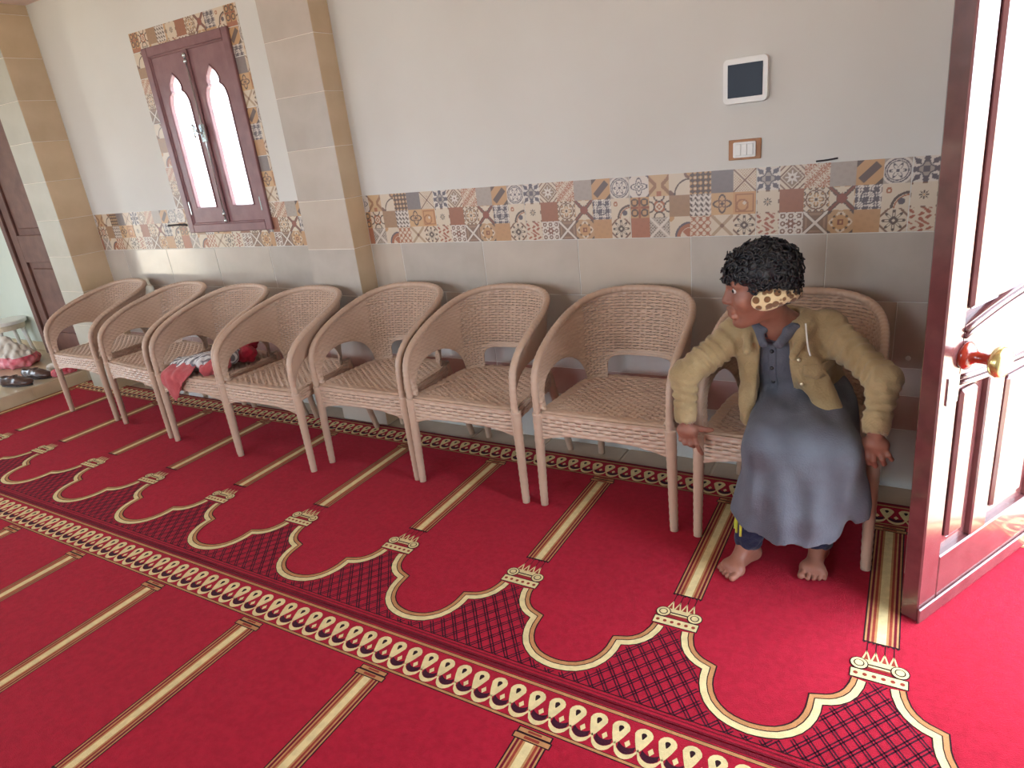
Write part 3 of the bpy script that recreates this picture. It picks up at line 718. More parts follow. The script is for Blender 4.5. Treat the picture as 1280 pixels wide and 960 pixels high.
        def low(x):
            u = (x-c) % PX
            return np.interp(u, ax, as_) if ax[0] <= u <= ax[-1] else 0.951
        SB = 1.262
        for fam in (-1, 1):
            for k in range(12):
                for dd in (-0.0042, 0.0042):
                    xa = c+PX/12*k+dd*1.25
                    # line x = xa + fam*slope*(s-SB)
                    prev = None
                    ss = np.arange(0.95, SB+0.001, 0.006)
                    for s_ in ss:
                        x = xa+fam*0.80*(s_-SB); ok = low(x) < s_-0.001 and x0+0.003 < x < x1-0.003
                        if ok and prev is not None:
                            b.poly([P3(prev[0]-0.0025, prev[1], 1), P3(x-0.0025, s_, 1), P3(x+0.0025, s_, 1), P3(prev[0]+0.0025, prev[1], 1)], PLM)
                        prev = (x, s_) if ok else None
    rect(x0, x1, SB, SB+0.003, BLK, 2); rect(x0, x1, 1.272, 1.276, DRD); rect(x0, x1, depth-0.006, depth, DRD)
    me = b.mesh(name, CM, fix=False)
    # all pattern faces must look up
    bm = bmesh.new(); bm.from_mesh(me)
    for f in bm.faces:
        f.normal_update()
        if f.normal.z < -0.5: f.normal_flip()
    bm.to_mesh(me); bm.free()
    return thing(link(name, me), label, 'carpet', 'prayer carpets laid in rows')
CX0, CX1 = -4.966, XR-0.02
carpet('prayer_carpet', 'red prayer carpet strip with arches under the chairs along the wall', -0.153, 1.289, -4.9225, CX0, CX1)
carpet('prayer_carpet', 'red prayer carpet strip with columns in front, nearest to the viewer', -1.446, 1.289, -2.9386, CX0, CX1)

# ------------------------------------------------------------------ woven plastic armchair
M_CHAIR = mat('taupe_woven_plastic', S(194, 167, 146), 0.38, S(185, 157, 136), 3, 0.03, 200)
RIMH = [(-0.267, -0.283, 0.405), (-0.267, -0.284, 0.46), (-0.268, -0.282, 0.53), (-0.268, -0.268, 0.59), (-0.268, -0.225, 0.640), (-0.267, -0.155, 0.680), (-0.265, -0.06, 0.715), (-0.256, 0.05, 0.746),
        (-0.226, 0.15, 0.773), (-0.173, 0.213, 0.790), (-0.095, 0.246, 0.799), (0.0, 0.256, 0.801)]
RIMF = RIMH+[(-x, y, z) for x, y, z in RIMH[-2::-1]]
RIM = np.array(catmull(RIMF, 14))
SEATZ = 0.432
def weave(s_, z, ph=0, wt=0.42, ft=0.17):
    r = np.floor(z/0.0118); fz = z/0.0118-r; cc = s_/0.036+0.5*(r % 2)+ph
    w = 0.5+0.5*np.cos(2*PI*cc)
    return 0.0036*(0.2+0.8*w)*np.sin(PI*fz), (w < wt) & (np.abs(fz-0.5) > ft)
def grid_relief(P, N, s_, t_, hole=None, keep=None, th=0.006, wt=0.42, ft=0.17):
    """P (n,m,3) surface, N normals, weave relief along N on the +N side, thickness th; returns V,F"""
    n, m = P.shape[:2]; d, h = weave(s_, t_, 0, wt, ft)
    A = P+N*d[..., None]; B = P-N*th
    V = np.concatenate([A.reshape(-1, 3), B.reshape(-1, 3)]); idx = np.arange(n*m).reshape(n, m); q = n*m
    a, b_, c, e = idx[:-1, :-1], idx[1:, :-1], idx[1:, 1:], idx[:-1, 1:]
    ar = np.linalg.norm(np.cross((P[1:, 1:]-P[:-1, :-1]).reshape(-1, 3), (P[1:, :-1]-P[:-1, 1:]).reshape(-1, 3)), axis=1).reshape(n-1, m-1)
    ok = ar > 2e-7
    if keep is not None: ok &= keep[:-1, :-1]
    if hole is not None: ok &= ~(h & hole)[:-1, :-1]
    F = list(zip(a[ok], b_[ok], c[ok], e[ok]))+list(zip(a[ok]+q, e[ok]+q, c[ok]+q, b_[ok]+q))
    okp = np.pad(ok, 1)
    # side walls
    for (di, dj, e0, e1) in ((-1, 0, (0, 0), (0, 1)), (1, 0, (1, 1), (1, 0)), (0, -1, (1, 0), (0, 0)), (0, 1, (0, 1), (1, 1))):
        nb = okp[1+di:n+di, 1+dj:m+dj]; bd = ok & ~nb; I, J = np.nonzero(bd)
        p0 = idx[I+e0[0], J+e0[1]]; p1 = idx[I+e1[0], J+e1[1]]
        F += list(zip(p0, p1, p1+q, p0+q))
    return V, F
def finish(V, F, name, m, smooth=True):
    me = mesh_of(name, V, F, [m], smooth); bm = bmesh.new(); bm.from_mesh(me)
    bmesh.ops.dissolve_degenerate(bm, dist=1e-5, edges=bm.edges[:])
    bmesh.ops.delete(bm, geom=[v for v in bm.verts if not v.link_faces], context='VERTS')
    bmesh.ops.recalc_face_normals(bm, faces=bm.faces[:]); bm.to_mesh(me); bm.free()
    if smooth: me.polygons.foreach_set('use_smooth', [True]*len(me.polygons))
    return me
# backrest shell
NB = 300
tpar = np.linspace(0, len(RIM)-1, NB); R_ = np.stack([np.interp(tpar, np.arange(len(RIM)), RIM[:, i]) for i in range(3)], 1)
seg = np.r_[0, np.cumsum(np.linalg.norm(np.diff(R_[:, :2], axis=0), axis=1))]; seg -= seg[-1]/2
Bx = R_[:, 0]*0.90; By = np.where(R_[:, 1] < 0, R_[:, 1]*0.94, R_[:, 1]*0.66)
def sup(x, c, hw, n): return np.clip(1-np.abs((x-c)/hw)**n, 0, 1)**(1/n)
zlow = SEATZ-0.01+0*By
side = (By < 0.10)
zlow = np.where(side, zlow+0.155*sup(By, -0.082, 0.168, 2.4), zlow)
zlow = np.where(np.abs(Bx) < 0.142, SEATZ-0.01+0.105*sup(Bx, 0, 0.142, 6), zlow)
zg = np.arange(SEATZ-0.012, 0.83, 0.0030)
Z = np.clip(zg[None, :], zlow[:, None], np.maximum(R_[:, 2], zlow)[:, None])
tt = (Z-SEATZ)/np.maximum(R_[:, 2]-SEATZ, 0.02)[:, None]; tt = np.clip(tt, 0, 1)
PB = np.stack([Bx[:, None]+(R_[:, 0]-Bx)[:, None]*tt, By[:, None]+(R_[:, 1]-By)[:, None]*(0.35*tt+0.65*tt**1.6), Z], 2)
tang = np.gradient(PB[:, :, :2], axis=0); NBn = np.stack([tang[..., 1], -tang[..., 0], np.zeros_like(tang[..., 0])], 2)
fix = np.stack([np.gradient(R_[:, 1]), -np.gradient(R_[:, 0]), 0*R_[:, 0]], 1); ln = np.linalg.norm(NBn, axis=2, keepdims=True)
NBn = np.where(ln > 1e-6, NBn/np.maximum(ln, 1e-9), 0)
SS = np.repeat(seg[:, None], len(zg), 1)
V, F = grid_relief(PB, NBn, SS, Z, hole=np.repeat((np.abs(R_[:, 0]) < 0.235)[:, None], len(zg), 1) & (Z > zlow[:, None]+0.022) & (Z < (R_[:, 2]-0.02)[:, None]), wt=0.33, ft=0.25)
ME_BACK = finish(V, F, 'backrest', M_CHAIR)
# rim roll
b = MB(); pts = RIM
rl = np.r_[0, np.cumsum(np.linalg.norm(np.diff(pts, axis=0), axis=1))]
dense_t = np.arange(0, rl[-1], 0.005); pr = np.stack([np.interp(dense_t, rl, pts[:, i]) for i in range(3)], 1)
b.tube(pr, [0.0145+0.0009*math.sin(q/0.012*2*PI*0.5) for q in dense_t], 12); ME_RIM = finish(b.V, b.F, 'rim', M_CHAIR)
# seat
ys = np.arange(-0.282, 0.176, 0.0033); xs_ = np.linspace(-1, 1, 110)
def seat_hw(y): return np.where(y < 0.0, 0.262-0.02*np.clip((y+0.28)/0.28, 0, 1), 0.242-0.052*np.clip(y/0.175, 0, 1)**2)
PS = np.zeros((len(xs_), len(ys), 3)); hw = seat_hw(ys)
PS[..., 0] = xs_[:, None]*hw[None, :]; PS[..., 1] = ys[None, :]
PS[..., 2] = SEATZ-0.012*np.sin(PI*np.clip((ys[None, :]+0.28)/0.455, 0, 1))*(1-xs_[:, None]**2)-0.012*np.clip((-0.262-ys[None, :])/0.02, 0, 1)**2
V, F = grid_relief(PS, np.broadcast_to(np.array((0, 0, 1.0)), PS.shape), (PS[..., 0]+2)*0.8, (PS[..., 1]+2)*0.72, hole=(np.abs(xs_)[:, None] < 0.86) & (ys[None, :] > -0.235) & (ys[None, :] < 0.15), wt=0.62, ft=0.2)
ME_SEAT = finish(V, F, 'seat', M_CHAIR)
# apron round the seat
path = [(-0.20, 0.172)]+[(-float(seat_hw(np.array(y)))-0.004, y) for y in (0.14, 0.08, 0.0, -0.10, -0.2, -0.262)]
path += [(-0.252, -0.284), (-0.12, -0.290), (0, -0.291)]
path = path+[(-x, y) for x, y in path[-2::-1]]
pa = np.array(catmull([(x, y, 0) for x, y in path], 12))[:, :2]; al = np.r_[0, np.cumsum(np.linalg.norm(np.diff(pa, axis=0), axis=1))]
ua = np.linspace(0, al[-1], 260); pa = np.stack([np.interp(ua, al, pa[:, i]) for i in (0, 1)], 1)
zt_ = SEATZ-0.004+0*ua
front = np.clip((-0.25-pa[:, 1])/0.03, 0, 1)
zb_ = (SEATZ-0.055)*(1-front)+front*(0.346-0.036*(np.abs(pa[:, 0])/0.26)**3)
zb_ = np.minimum(zb_, zt_-0.03)
za = np.arange(0.30, SEATZ+0.001, 0.003); ZA = np.clip(za[None], zb_[:, None], zt_[:, None])
PA = np.stack([np.repeat(pa[:, :1], len(za), 1), np.repeat(pa[:, 1:], len(za), 1), ZA], 2)
tg = np.gradient(pa, axis=0); tg /= np.linalg.norm(tg, axis=1, keepdims=True); NA = np.stack([-tg[:, 1], tg[:, 0], 0*tg[:, 0]], 1)
if (NA[len(NA)//2][1] > 0): NA = -NA
V, F = grid_relief(PA, np.repeat(NA[:, None], len(za), 1), np.repeat(ua[:, None], len(za), 1)*0.62, ZA*0.76, hole=(ZA > zb_[:, None]+0.012) & (ZA < zt_[:, None]-0.012), wt=0.34, ft=0.33)
ME_APRON = finish(V, F, 'apron', M_CHAIR)
def leg_mesh(a, c, ra, rb):
    n = 60; a = np.array(a); c = np.array(c); b = MB()
    b.tube([a+(c-a)*k/n for k in range(n+1)], [(ra+(rb-ra)*k/n)*(1+0.045*math.sin(k*PI/2)) for k in range(n+1)], 12, up=(0, 1, 0)); return finish(b.V, b.F, 'leg', M_CHAIR)
ME_LEGS = [leg_mesh((s_*0.268, -0.279, 0.415), (s_*0.274, -0.285, 0.0), 0.021, 0.0155) for s_ in (-1, 1)]+[leg_mesh((s_*0.195, 0.150, 0.43), (s_*0.236, 0.240, 0.0), 0.021, 0.0155) for s_ in (-1, 1)]
CH_Y = -0.315
CHAIRS = [(-4.074, -0.330, 0, 'taupe woven armchair at the far left end of the row beside the step'),
          (-3.376, -0.372, -5, 'taupe woven armchair second from the step, empty, below the window left part'),
          (-2.772, -0.410, 0, 'taupe woven armchair with the pile of clothes on its seat'),
          (-2.197, -0.425, 0, 'empty taupe woven armchair just right of the clothes chair, before the pilaster'),
          (-1.628, -0.318, 0, 'empty taupe woven armchair just right of the pilaster'),
          (-1.046, -0.325, 0, 'empty taupe woven armchair third from the right end of the row'),
          (-0.416, -0.315, 0, 'empty taupe woven armchair directly beside the seated boy'),
          (0.221, -0.318, 0, 'taupe woven armchair the boy sits on, last of the row by the door')]
for x, y, rz, lab in CHAIRS:
    c = empty('armchair', (x, y, 0.0), lab, 'chair', 'woven armchairs along the wall', math.radians(rz))
    link('backrest', ME_BACK, c); link('rim', ME_RIM, c); link('seat', ME_SEAT, c); link('apron', ME_APRON, c)
    for i, me in enumerate(ME_LEGS): link('leg', me, c, (0, 0, 0.0105 if (i < 2 or y+0.24 < -0.15) else 0.0))

# ------------------------------------------------------------------ cloth, shoes and bags
def cloth_mat(name, c, c2, sc=30, bump=0.25, bs=180, rough=0.9): return mat(name, c, rough, c2, sc, bump, bs, sheen=0.2, spec=0.2)
def striped_mat(name, c1, c2, scale, rot=(0, 0, 0)):
    m = mat(name, c1, 0.9, None, bump=0.2, bscale=160); nt = m.node_tree; b_ = nt.nodes['Principled BSDF']
    tc = nt.nodes.new('ShaderNodeTexCoord'); mp = nt.nodes.new('ShaderNodeMapping'); mp.inputs['Rotation'].default_value = rot
    wv = nt.nodes.new('ShaderNodeTexWave'); wv.inputs['Scale'].default_value = scale; wv.inputs['Distortion'].default_value = 2.0; wv.inputs['Detail'].default_value = 1.0
    r = nt.nodes.new('ShaderNodeValToRGB'); r.color_ramp.elements[0].color = c1; r.color_ramp.elements[1].color = c2
    r.color_ramp.elements[0].position = 0.42; r.color_ramp.elements[1].position = 0.55
    nt.links.new(tc.outputs['Object'], mp.inputs['Vector']); nt.links.new(mp.outputs[0], wv.inputs['Vector']); nt.links.new(wv.outputs['Fac'], r.inputs['Fac']); nt.links.new(r.outputs['Color'], b_.inputs['Base Color'])
    return m
M_STRIPE = striped_mat('grey_white_striped_cloth', S(214, 214, 214), S(120, 118, 124), 13, (0, 0.3, 0.6))
M_CORAL = cloth_mat('coral_cloth', S(186, 88, 90), S(170, 72, 76))
M_CRIM = cloth_mat('crimson_cloth', S(170, 34, 54), S(140, 22, 42))
folds = lambda A, wl, off=0: (lambda X, Y, Z, t: -A*(np.abs(wob(X, Y, Z, wl, 5, off))-0.4)+0.35*A*wob(X, Y, Z, wl*0.45, 5, off+3))
I3 = np.eye(3)
def lump(name, m, label, cat, base, prims, h=0.006, cut=None, group=None):
    P = np.array([p_[0] for p_ in prims]+[p_[1] for p_ in prims if len(p_[1]) == 3]); rm = max(max(p_[2], p_[3]) for p_ in prims)+0.03
    v = Vol(P.min(0)-rm, P.max(0)+rm, h)
    for p_ in prims: v.cone(p_[0], p_[1], p_[2], p_[3], p_[4] if len(p_) > 4 else 0.015, disp=p_[5] if len(p_) > 5 else None, flat=p_[6] if len(p_) > 6 else None)
    if cut is not None: v.field(cut)
    return thing(link(name, v.mesh(name, m, base), None, base), label, cat, group)
cx, cy = -2.772, -0.410
sz = SEATZ+0.0035
fA = folds(0.011, 0.075); fB = folds(0.010, 0.06, 4); fC = folds(0.010, 0.07, 8)
UP = (0, 0, 1)
cutseat = lambda d, X, Y, Z: np.maximum(d, np.where(Y > cy-0.292, (sz-0.010)-Z+0.0*X, -1.0))
lump('striped_shirt', M_STRIPE, 'crumpled grey and white striped shirt on the clothes chair seat', 'shirt', (cx, cy-0.1, sz),
     [((cx-0.16, cy-0.20, sz+0.02), (cx+0.05, cy-0.17, sz+0.05), 0.06, 0.068, 0.02, fA, (UP, 1.4)), ((cx-0.05, cy-0.12, sz+0.03), (cx+0.10, cy-0.05, sz+0.05), 0.055, 0.05, 0.02, fA, (UP, 1.3)),
      ((cx+0.05, cy-0.06, sz+0.05), (cx+0.15, cy-0.10, sz+0.06), 0.05, 0.045, 0.02, fA)], 0.0055, cutseat)
def sheet(name, m, pts_rows, label, cat, base, th=0.004):
    """pleated cloth sheet through a grid of control points, thick and subdivided"""
    G = np.array([catmull(r, 7) for r in pts_rows]); G = np.array([catmull(list(G[:, j]), 7) for j in range(G.shape[1])]).transpose(1, 0, 2)
    n, m_ = G.shape[:2]; du = np.gradient(G, axis=0); dv = np.gradient(G, axis=1); N = np.cross(du, dv); N /= np.linalg.norm(N, axis=2, keepdims=True)+1e-9
    w = wob(G[..., 0], G[..., 1], G[..., 2], 0.06, 5, 2)[..., None]; G = G+N*0.004*w
    V = np.concatenate([(G+N*th/2).reshape(-1, 3), (G-N*th/2).reshape(-1, 3)])-np.array(base); q = n*m_; ix = np.arange(q).reshape(n, m_); F = []
    for i in range(n-1):
        for j in range(m_-1):
            a, b_, c, e = ix[i, j], ix[i+1, j], ix[i+1, j+1], ix[i, j+1]; F += [(a, b_, c, e), (a+q, e+q, c+q, b_+q)]
    bd = list(ix[0, :])+list(ix[1:, -1])+list(ix[-1, -2::-1])+list(ix[-2:0:-1, 0])
    for i in range(len(bd)): a, b_ = bd[i], bd[(i+1) % len(bd)]; F.append((a, b_, b_+q, a+q))
    return thing(link(name, finish(V, F, name, m), None, base), label, cat)
f0 = cy-0.31
sheet('coral_cloth', M_CORAL, [
    [(cx-0.15, cy-0.235, sz+0.052), (cx-0.10, cy-0.24, sz+0.045), (cx-0.04, cy-0.235, sz+0.055), (cx+0.02, cy-0.22, sz+0.05)],
    [(cx-0.17, f0-0.004, sz+0.016), (cx-0.10, f0-0.014, sz+0.010), (cx-0.03, f0-0.004, sz+0.016), (cx+0.05, f0+0.02, sz+0.018)],
    [(cx-0.18, f0-0.012, sz-0.04), (cx-0.11, f0-0.026, sz-0.045), (cx-0.04, f0-0.008, sz-0.035), (cx+0.01, f0-0.004, sz-0.012)],
    [(cx-0.15, f0-0.012, sz-0.075), (cx-0.10, f0-0.020, sz-0.135), (cx-0.08, f0-0.012, sz-0.12), (cx-0.03, f0-0.006, sz-0.05)]],
    'coral pink cloth hanging over the front edge of the clothes chair', 'cloth', (cx-0.05, f0+0.05, sz))
lump('coral_wrap', M_CORAL, 'coral pink cloth crumpled on top of the striped shirt', 'cloth', (cx+0.08, cy-0.2, sz),
     [((cx+0.10, cy-0.22, sz+0.02), (cx+0.17, cy-0.17, sz+0.055), 0.04, 0.042, 0.02, fC)], 0.0055, cutseat)
lump('crimson_cloth', M_CRIM, 'crumpled crimson cloth at the back of the clothes chair seat', 'cloth', (cx+0.05, cy+0.05, sz),
     [((cx+0.06, cy+0.02, sz+0.02), (cx+0.19, cy-0.02, sz+0.05), 0.045, 0.045, 0.02, fB), ((cx+0.0, cy+0.08, sz+0.03), (cx+0.13, cy+0.06, sz+0.09), 0.04, 0.04, 0.02, fB),
      ((cx+0.05, cy+0.075, sz+0.10), (cx+0.07, cy+0.105, sz+0.20), 0.035, 0.025, 0.02, fC)], 0.0055, cutseat)

def shoe(loc, rz, label):
    v = Vol((-0.06, -0.16, -0.01), (0.06, 0.16, 0.12), 0.004); fr = I3
    for (y, z, rx, rz_, ry) in ((-0.10, 0.042, 0.036, 0.048, 0.05), (-0.04, 0.044, 0.036, 0.046, 0.06), (0.03, 0.036, 0.042, 0.038, 0.06), (0.085, 0.028, 0.042, 0.028, 0.055)):
        v.ell((0, y, z), fr, (rx, ry, rz_), 0.02)
    v.ell((0, -0.075, 0.10), fr, (0.024, 0.06, 0.055), 0.012, sub=True)
    v.field(lambda d, X, Y, Z: np.maximum(d, 0.010-Z))
    r = empty('shoe', loc, label, 'shoe', 'brown leather shoes on the step', rz)
    lm = mat('brown_leather', S(78, 48, 42), 0.28, S(62, 36, 32), 20, 0.1, 90, coat=0.4)
    link('upper', v.mesh('upper', lm), r)
    out = [(0.034*math.cos(a)*(1.15 if math.sin(a) > 0 else 1.0), 0.14*math.sin(a)-0.005) for a in np.linspace(0, 2*PI, 28, endpoint=False)]
    b = MB(); b.prism([(x*1.08, y*1.02) for x, y in out], 0.0, 0.013, lambda a, c, d: (a, c, d)); b.obj('sole', mat('dark_rubber', S(40, 30, 28), 0.6), r)
    b = MB()
    for k in range(3): b.tube([(-0.022, 0.005+0.016*k, 0.076-0.008*k), (0, 0.008+0.016*k, 0.083-0.008*k), (0.022, 0.005+0.016*k, 0.076-0.008*k)], 0.003, 6)
    b.obj('lace', lm, r, True)
shoe((-5.17, -0.56, 0.1005), math.radians(-72), 'brown leather shoe nearest the edge of the tiled step')
shoe((-5.20, -0.40, 0.1005), math.radians(-78), 'brown leather shoe behind the other, beside the red bundle')

M_PINK = cloth_mat('pink_plastic', S(206, 72, 92), S(224, 150, 160), 14, 0.3, 40, 0.35)
M_BAGW = cloth_mat('white_plastic_bag', S(222, 216, 206), S(200, 192, 182), 10, 0.3, 40, 0.35)
r = empty('plastic_bag', (-5.85, -0.24, 0.1005), 'pink and white plastic bag standing on the step by the white wall', 'bag')
v = Vol((-0.24, -0.2, -0.02), (0.24, 0.2, 0.2), 0.008); fD = folds(0.016, 0.11, 5)
v.ell((0, 0, 0.055), I3, (0.20, 0.15, 0.085), 0.03, disp=fD); v.field(lambda d, X, Y, Z: np.maximum(np.maximum(d, -Z), Z-0.100-0.01*np.sin(X*30)))
link('bag_bottom', v.mesh('bag_bottom', M_PINK), r)
v = Vol((-0.24, -0.2, -0.02), (0.24, 0.2, 0.3), 0.008)
v.ell((0, 0, 0.065), I3, (0.185, 0.14, 0.09), 0.03, disp=fD); v.cone((-0.03, 0, 0.12), (-0.12, 0.02, 0.20), 0.07, 0.04, 0.04, disp=fD)
v.field(lambda d, X, Y, Z: np.maximum(d, 0.090-Z+0.01*np.sin(X*30))); link('bag_top', v.mesh('bag_top', M_BAGW), r)
r = empty('stool', (-6.28, -0.07, 0.1005), 'small white stool at the left edge behind the pink bag', 'stool')
b = MB(); b.lathe([(0.16, 0.285), (0.17, 0.29), (0.17, 0.315), (0.16, 0.32)], 28); b.obj('seat', M_WPLAST, r)
b = MB(); b.lathe([(0.145, 0.24), (0.15, 0.286)], 28); b.obj('skirt', mat('worn_cream_plastic', S(214, 200, 176), 0.5), r)
for k in range(4):
    a = PI/4+k*PI/2; b = MB(); b.tube([(0.12*math.cos(a), 0.12*math.sin(a), 0.26), (0.155*math.cos(a), 0.155*math.sin(a), 0.0)], [0.018, 0.014], 10); b.obj('leg', M_WPLAST, r, True)
M_REDP = cloth_mat('red_patterned_cloth', S(178, 36, 56), S(220, 130, 140), 40, 0.2, 60)
lump('red_bundle', M_REDP, 'small red and white patterned bundle on the step beside the shoes', 'bundle', (-5.05, -0.27, 0.1005),
     [((-5.06, -0.33, 0.125), (-5.03, -0.22, 0.125), 0.035, 0.03, 0.02, folds(0.008, 0.05, 1))], 0.005, lambda d, X, Y, Z: np.maximum(d, 0.1005-Z))
lump('white_cloth', M_BAGW, 'white crumpled plastic behind the red bundle on the step', 'cloth', (-5.20, -0.22, 0.1005),
     [((-5.24, -0.27, 0.13), (-5.15, -0.17, 0.14), 0.04, 0.04, 0.02, folds(0.008, 0.06, 6))], 0.005, lambda d, X, Y, Z: np.maximum(d, 0.1005-Z))
lump('mauve_cloth', cloth_mat('mauve_cloth_fabric', S(128, 78, 86), S(96, 50, 62)), 'dark mauve cloth lying on the step behind the first chair leg', 'cloth', (-5.02, -0.2, 0.1005),
     [((-5.09, -0.18, 0.118), (-5.02, -0.04, 0.118), 0.035, 0.035, 0.02, folds(0.008, 0.06, 3))], 0.005, lambda d, X, Y, Z: np.maximum(d, 0.1005-Z))
b = MB(); b.tube([(-5.02, -0.045, 0.102), (-5.06, 0.03, 0.86)], 0.013, 10)
r = empty('broom', (-5.02, -0.045, 0.101), 'orange broom handle leaning behind the tiled corner pillar', 'broom')
b = MB(); b.tube([(0, 0, 0.10), (-0.035, 0.075, 0.62)], 0.013, 10); b.obj('handle', mat('orange_plastic', S(214, 92, 36), 0.4), r, True)
b = MB(); b.box(-0.11, 0.06, -0.02, 0.025, 0.06, 0.11, ch=0.006); b.obj('head', mat('orange_plastic', S(214, 92, 36), 0.4), r)
b = MB()
for k in range(9): b.tube([(-0.10+0.018*k, 0.002, 0.065), (-0.105+0.019*k, 0.002, 0.0)], [0.008, 0.009], 6)
b.obj('bristles', mat('straw_bristle', S(196, 160, 92), 0.8), r)

# ------------------------------------------------------------------ the seated boy
SKIN = mat('brown_skin', S(154, 104, 86), 0.45, S(140, 90, 73), 18, 0.06, 120, spec=0.4)
M_ROBE = mat('slate_robe', S(100, 104, 114), 0.9, S(88, 88, 98), 7, 0.25, 200, sheen=0.1, spec=0.2)
M_JACK = cloth_mat('khaki_cotton', S(172, 150, 112), S(152, 130, 94), 9, 0.3, 140)
M_NAVY = cloth_mat('navy_fleece', S(30, 36, 66), S(24, 28, 54))
M_YEL = cloth_mat('yellow_stripe', S(206, 208, 70), S(190, 190, 60))
M_SHIRTW = cloth_mat('white_undershirt', S(226, 222, 214), S(214, 208, 200))
M_HAIR = mat('black_hair', S(20, 18, 22), 0.45, S(34, 30, 34), 60, 0.3, 90)
M_EYEW = mat('eye_white', S(214, 204, 196), 0.2); M_IRIS = mat('dark_iris', S(30, 18, 14), 0.1)
BASE = np.array((0.22, -0.55, 0.0))
nrm = lambda a: np.array(a, float)/np.linalg.norm(a)
# head frame
HC = np.array((0.142, -0.635, 0.955)); HF = nrm((-0.88, -0.44, -0.16)); HL = nrm(np.cross((0.06, 0.02, 1), HF)); HU = np.cross(HF, HL)
hp = lambda f, l, u: HC+HF*f+HL*l+HU*u
HFR = (HF, HL, HU)
PEL = np.array((0.255, -0.37, 0.535)); CHE = np.array((0.205, -0.47, 0.70)); NEC = np.array((0.190, -0.53, 0.80))
SHR, SHL = np.array((0.065, -0.52, 0.772)), np.array((0.325, -0.475, 0.785))
ELR, ELL = np.array((-0.080, -0.640, 0.655)), np.array((0.497, -0.600, 0.672))
WRR, WRL = np.array((-0.072, -0.668, 0.510)), np.array((0.488, -0.676, 0.545))
HIR, HIL = np.array((0.190, -0.38, 0.515)), np.array((0.315, -0.38, 0.515))
KNR, KNL = np.array((0.195, -0.730, 0.468)), np.array((0.380, -0.710, 0.475))
ANR, ANL = np.array((0.142, -0.695, 0.085)), np.array((0.352, -0.610, 0.085))
v = Vol((-0.13, -0.87, 0.0), (0.56, -0.27, 1.09), 0.0034)
# head
v.ell(hp(-0.012, 0, 0.025), HFR, (0.092, 0.072, 0.086), 0.01); v.ell(hp(0.022, 0, -0.025), HFR, (0.064, 0.057, 0.088), 0.03)
for s_ in (-1, 1):
    v.cone(hp(-0.005, s_*0.052, -0.040), hp(0.055, s_*0.012, -0.092), 0.020, 0.017, 0.02); v.ell(hp(0.052, s_*0.040, -0.022), HFR, (0.026, 0.022, 0.024), 0.02)
v.ell(hp(0.066, 0, -0.096), HFR, (0.020, 0.022, 0.016), 0.02)
v.cone(hp(0.070, -0.038, 0.034), hp(0.070, 0.038, 0.034), 0.012, 0.012, 0.018)
for s_ in (-1, 1): v.ell(hp(0.088, s_*0.030, 0.013), HFR, (0.016, 0.018, 0.011), 0.010, sub=True)
v.cone(hp(0.078, 0, 0.018), hp(0.0965, 0, -0.018), 0.008, 0.0125, 0.012)
for s_ in (-1, 1): v.ell(hp(0.089, s_*0.013, -0.023), HFR, (0.010, 0.0085, 0.0085), 0.007)
v.cone(hp(0.086, -0.018, -0.051), hp(0.086, 0.018, -0.051), 0.0095, 0.0095, 0.006); v.cone(hp(0.084, -0.016, -0.069), hp(0.084, 0.016, -0.069), 0.0105, 0.0105, 0.006)
v.cone(hp(0.098, -0.020, -0.060), hp(0.098, 0.020, -0.060), 0.0042, 0.0042, 0.003, sub=True)
for s_ in (-1, 1): v.ell(hp(-0.012, s_*0.070, -0.005), HFR, (0.018, 0.008, 0.028), 0.006)
# neck, torso, limbs
v.cone(hp(-0.022, 0, -0.045), NEC, 0.043, 0.046, 0.025)
v.cone(NEC, CHE, 0.06, 0.085, 0.04, flat=((0.1, 1, 0.5), 1.25)); v.cone(CHE, PEL, 0.088, 0.09, 0.05, flat=((0.1, 1, 0.4), 1.15))
v.cone(NEC, SHR, 0.045, 0.040, 0.03); v.cone(NEC, SHL, 0.045, 0.040, 0.03)
for a, b_, c in ((SHR, ELR, WRR), (SHL, ELL, WRL)): v.cone(a, b_, 0.038, 0.031, 0.02); v.cone(b_, c, 0.032, 0.020, 0.015)
for a, b_, c in ((HIR, KNR, ANR), (HIL, KNL, ANL)): v.cone(a, b_, 0.068, 0.048, 0.03); v.cone(b_, c, 0.047, 0.026, 0.02)
# hands: palm, four fingers, thumb
def hand(wr, palm, fingers, thumb):
    v.cone(wr, palm, 0.021, 0.024, 0.012)
    for f in fingers:
        r0 = f[-1]
        for i in range(len(f)-2): v.cone(f[i], f[i+1], r0*(1-0.07*i), r0*(1-0.07*(i+1)), 0.004 if i else 0.008)
    for i in range(len(thumb)-1): v.cone(thumb[i], thumb[i+1], 0.0105-0.0012*i, 0.0095-0.0012*i, 0.007)
# right hand closes over the chair's front corner
P = np.array((-0.066, -0.670, 0.466))
v.cone(P+(-0.018, 0, 0), P+(0.018, -0.004, 0), 0.019, 0.019, 0.012)
hand(WRR, P, [(P+(0.024, -0.006, -0.012), P+(0.034, -0.012, -0.040), P+(0.042, -0.004, -0.066), P+(0.048, 0.006, -0.084), 0.0088),
              (P+(0.008, -0.008, -0.016), P+(0.014, -0.016, -0.044), P+(0.018, 0.004, -0.058), P+(0.022, 0.022, -0.056), 0.0090),
              (P+(-0.008, -0.006, -0.016), P+(-0.006, -0.014, -0.042), P+(0.000, 0.008, -0.054), P+(0.006, 0.024, -0.048), 0.0086),
              (P+(-0.022, -0.002, -0.012), P+(-0.022, -0.008, -0.034), P+(-0.016, 0.010, -0.044), P+(-0.010, 0.022, -0.038), 0.0076)],
     [P+(0.020, 0.006, 0.012), P+(0.044, 0.014, 0.004), P+(0.062, 0.022, 0.000), P+(0.076, 0.026, 0.000)])
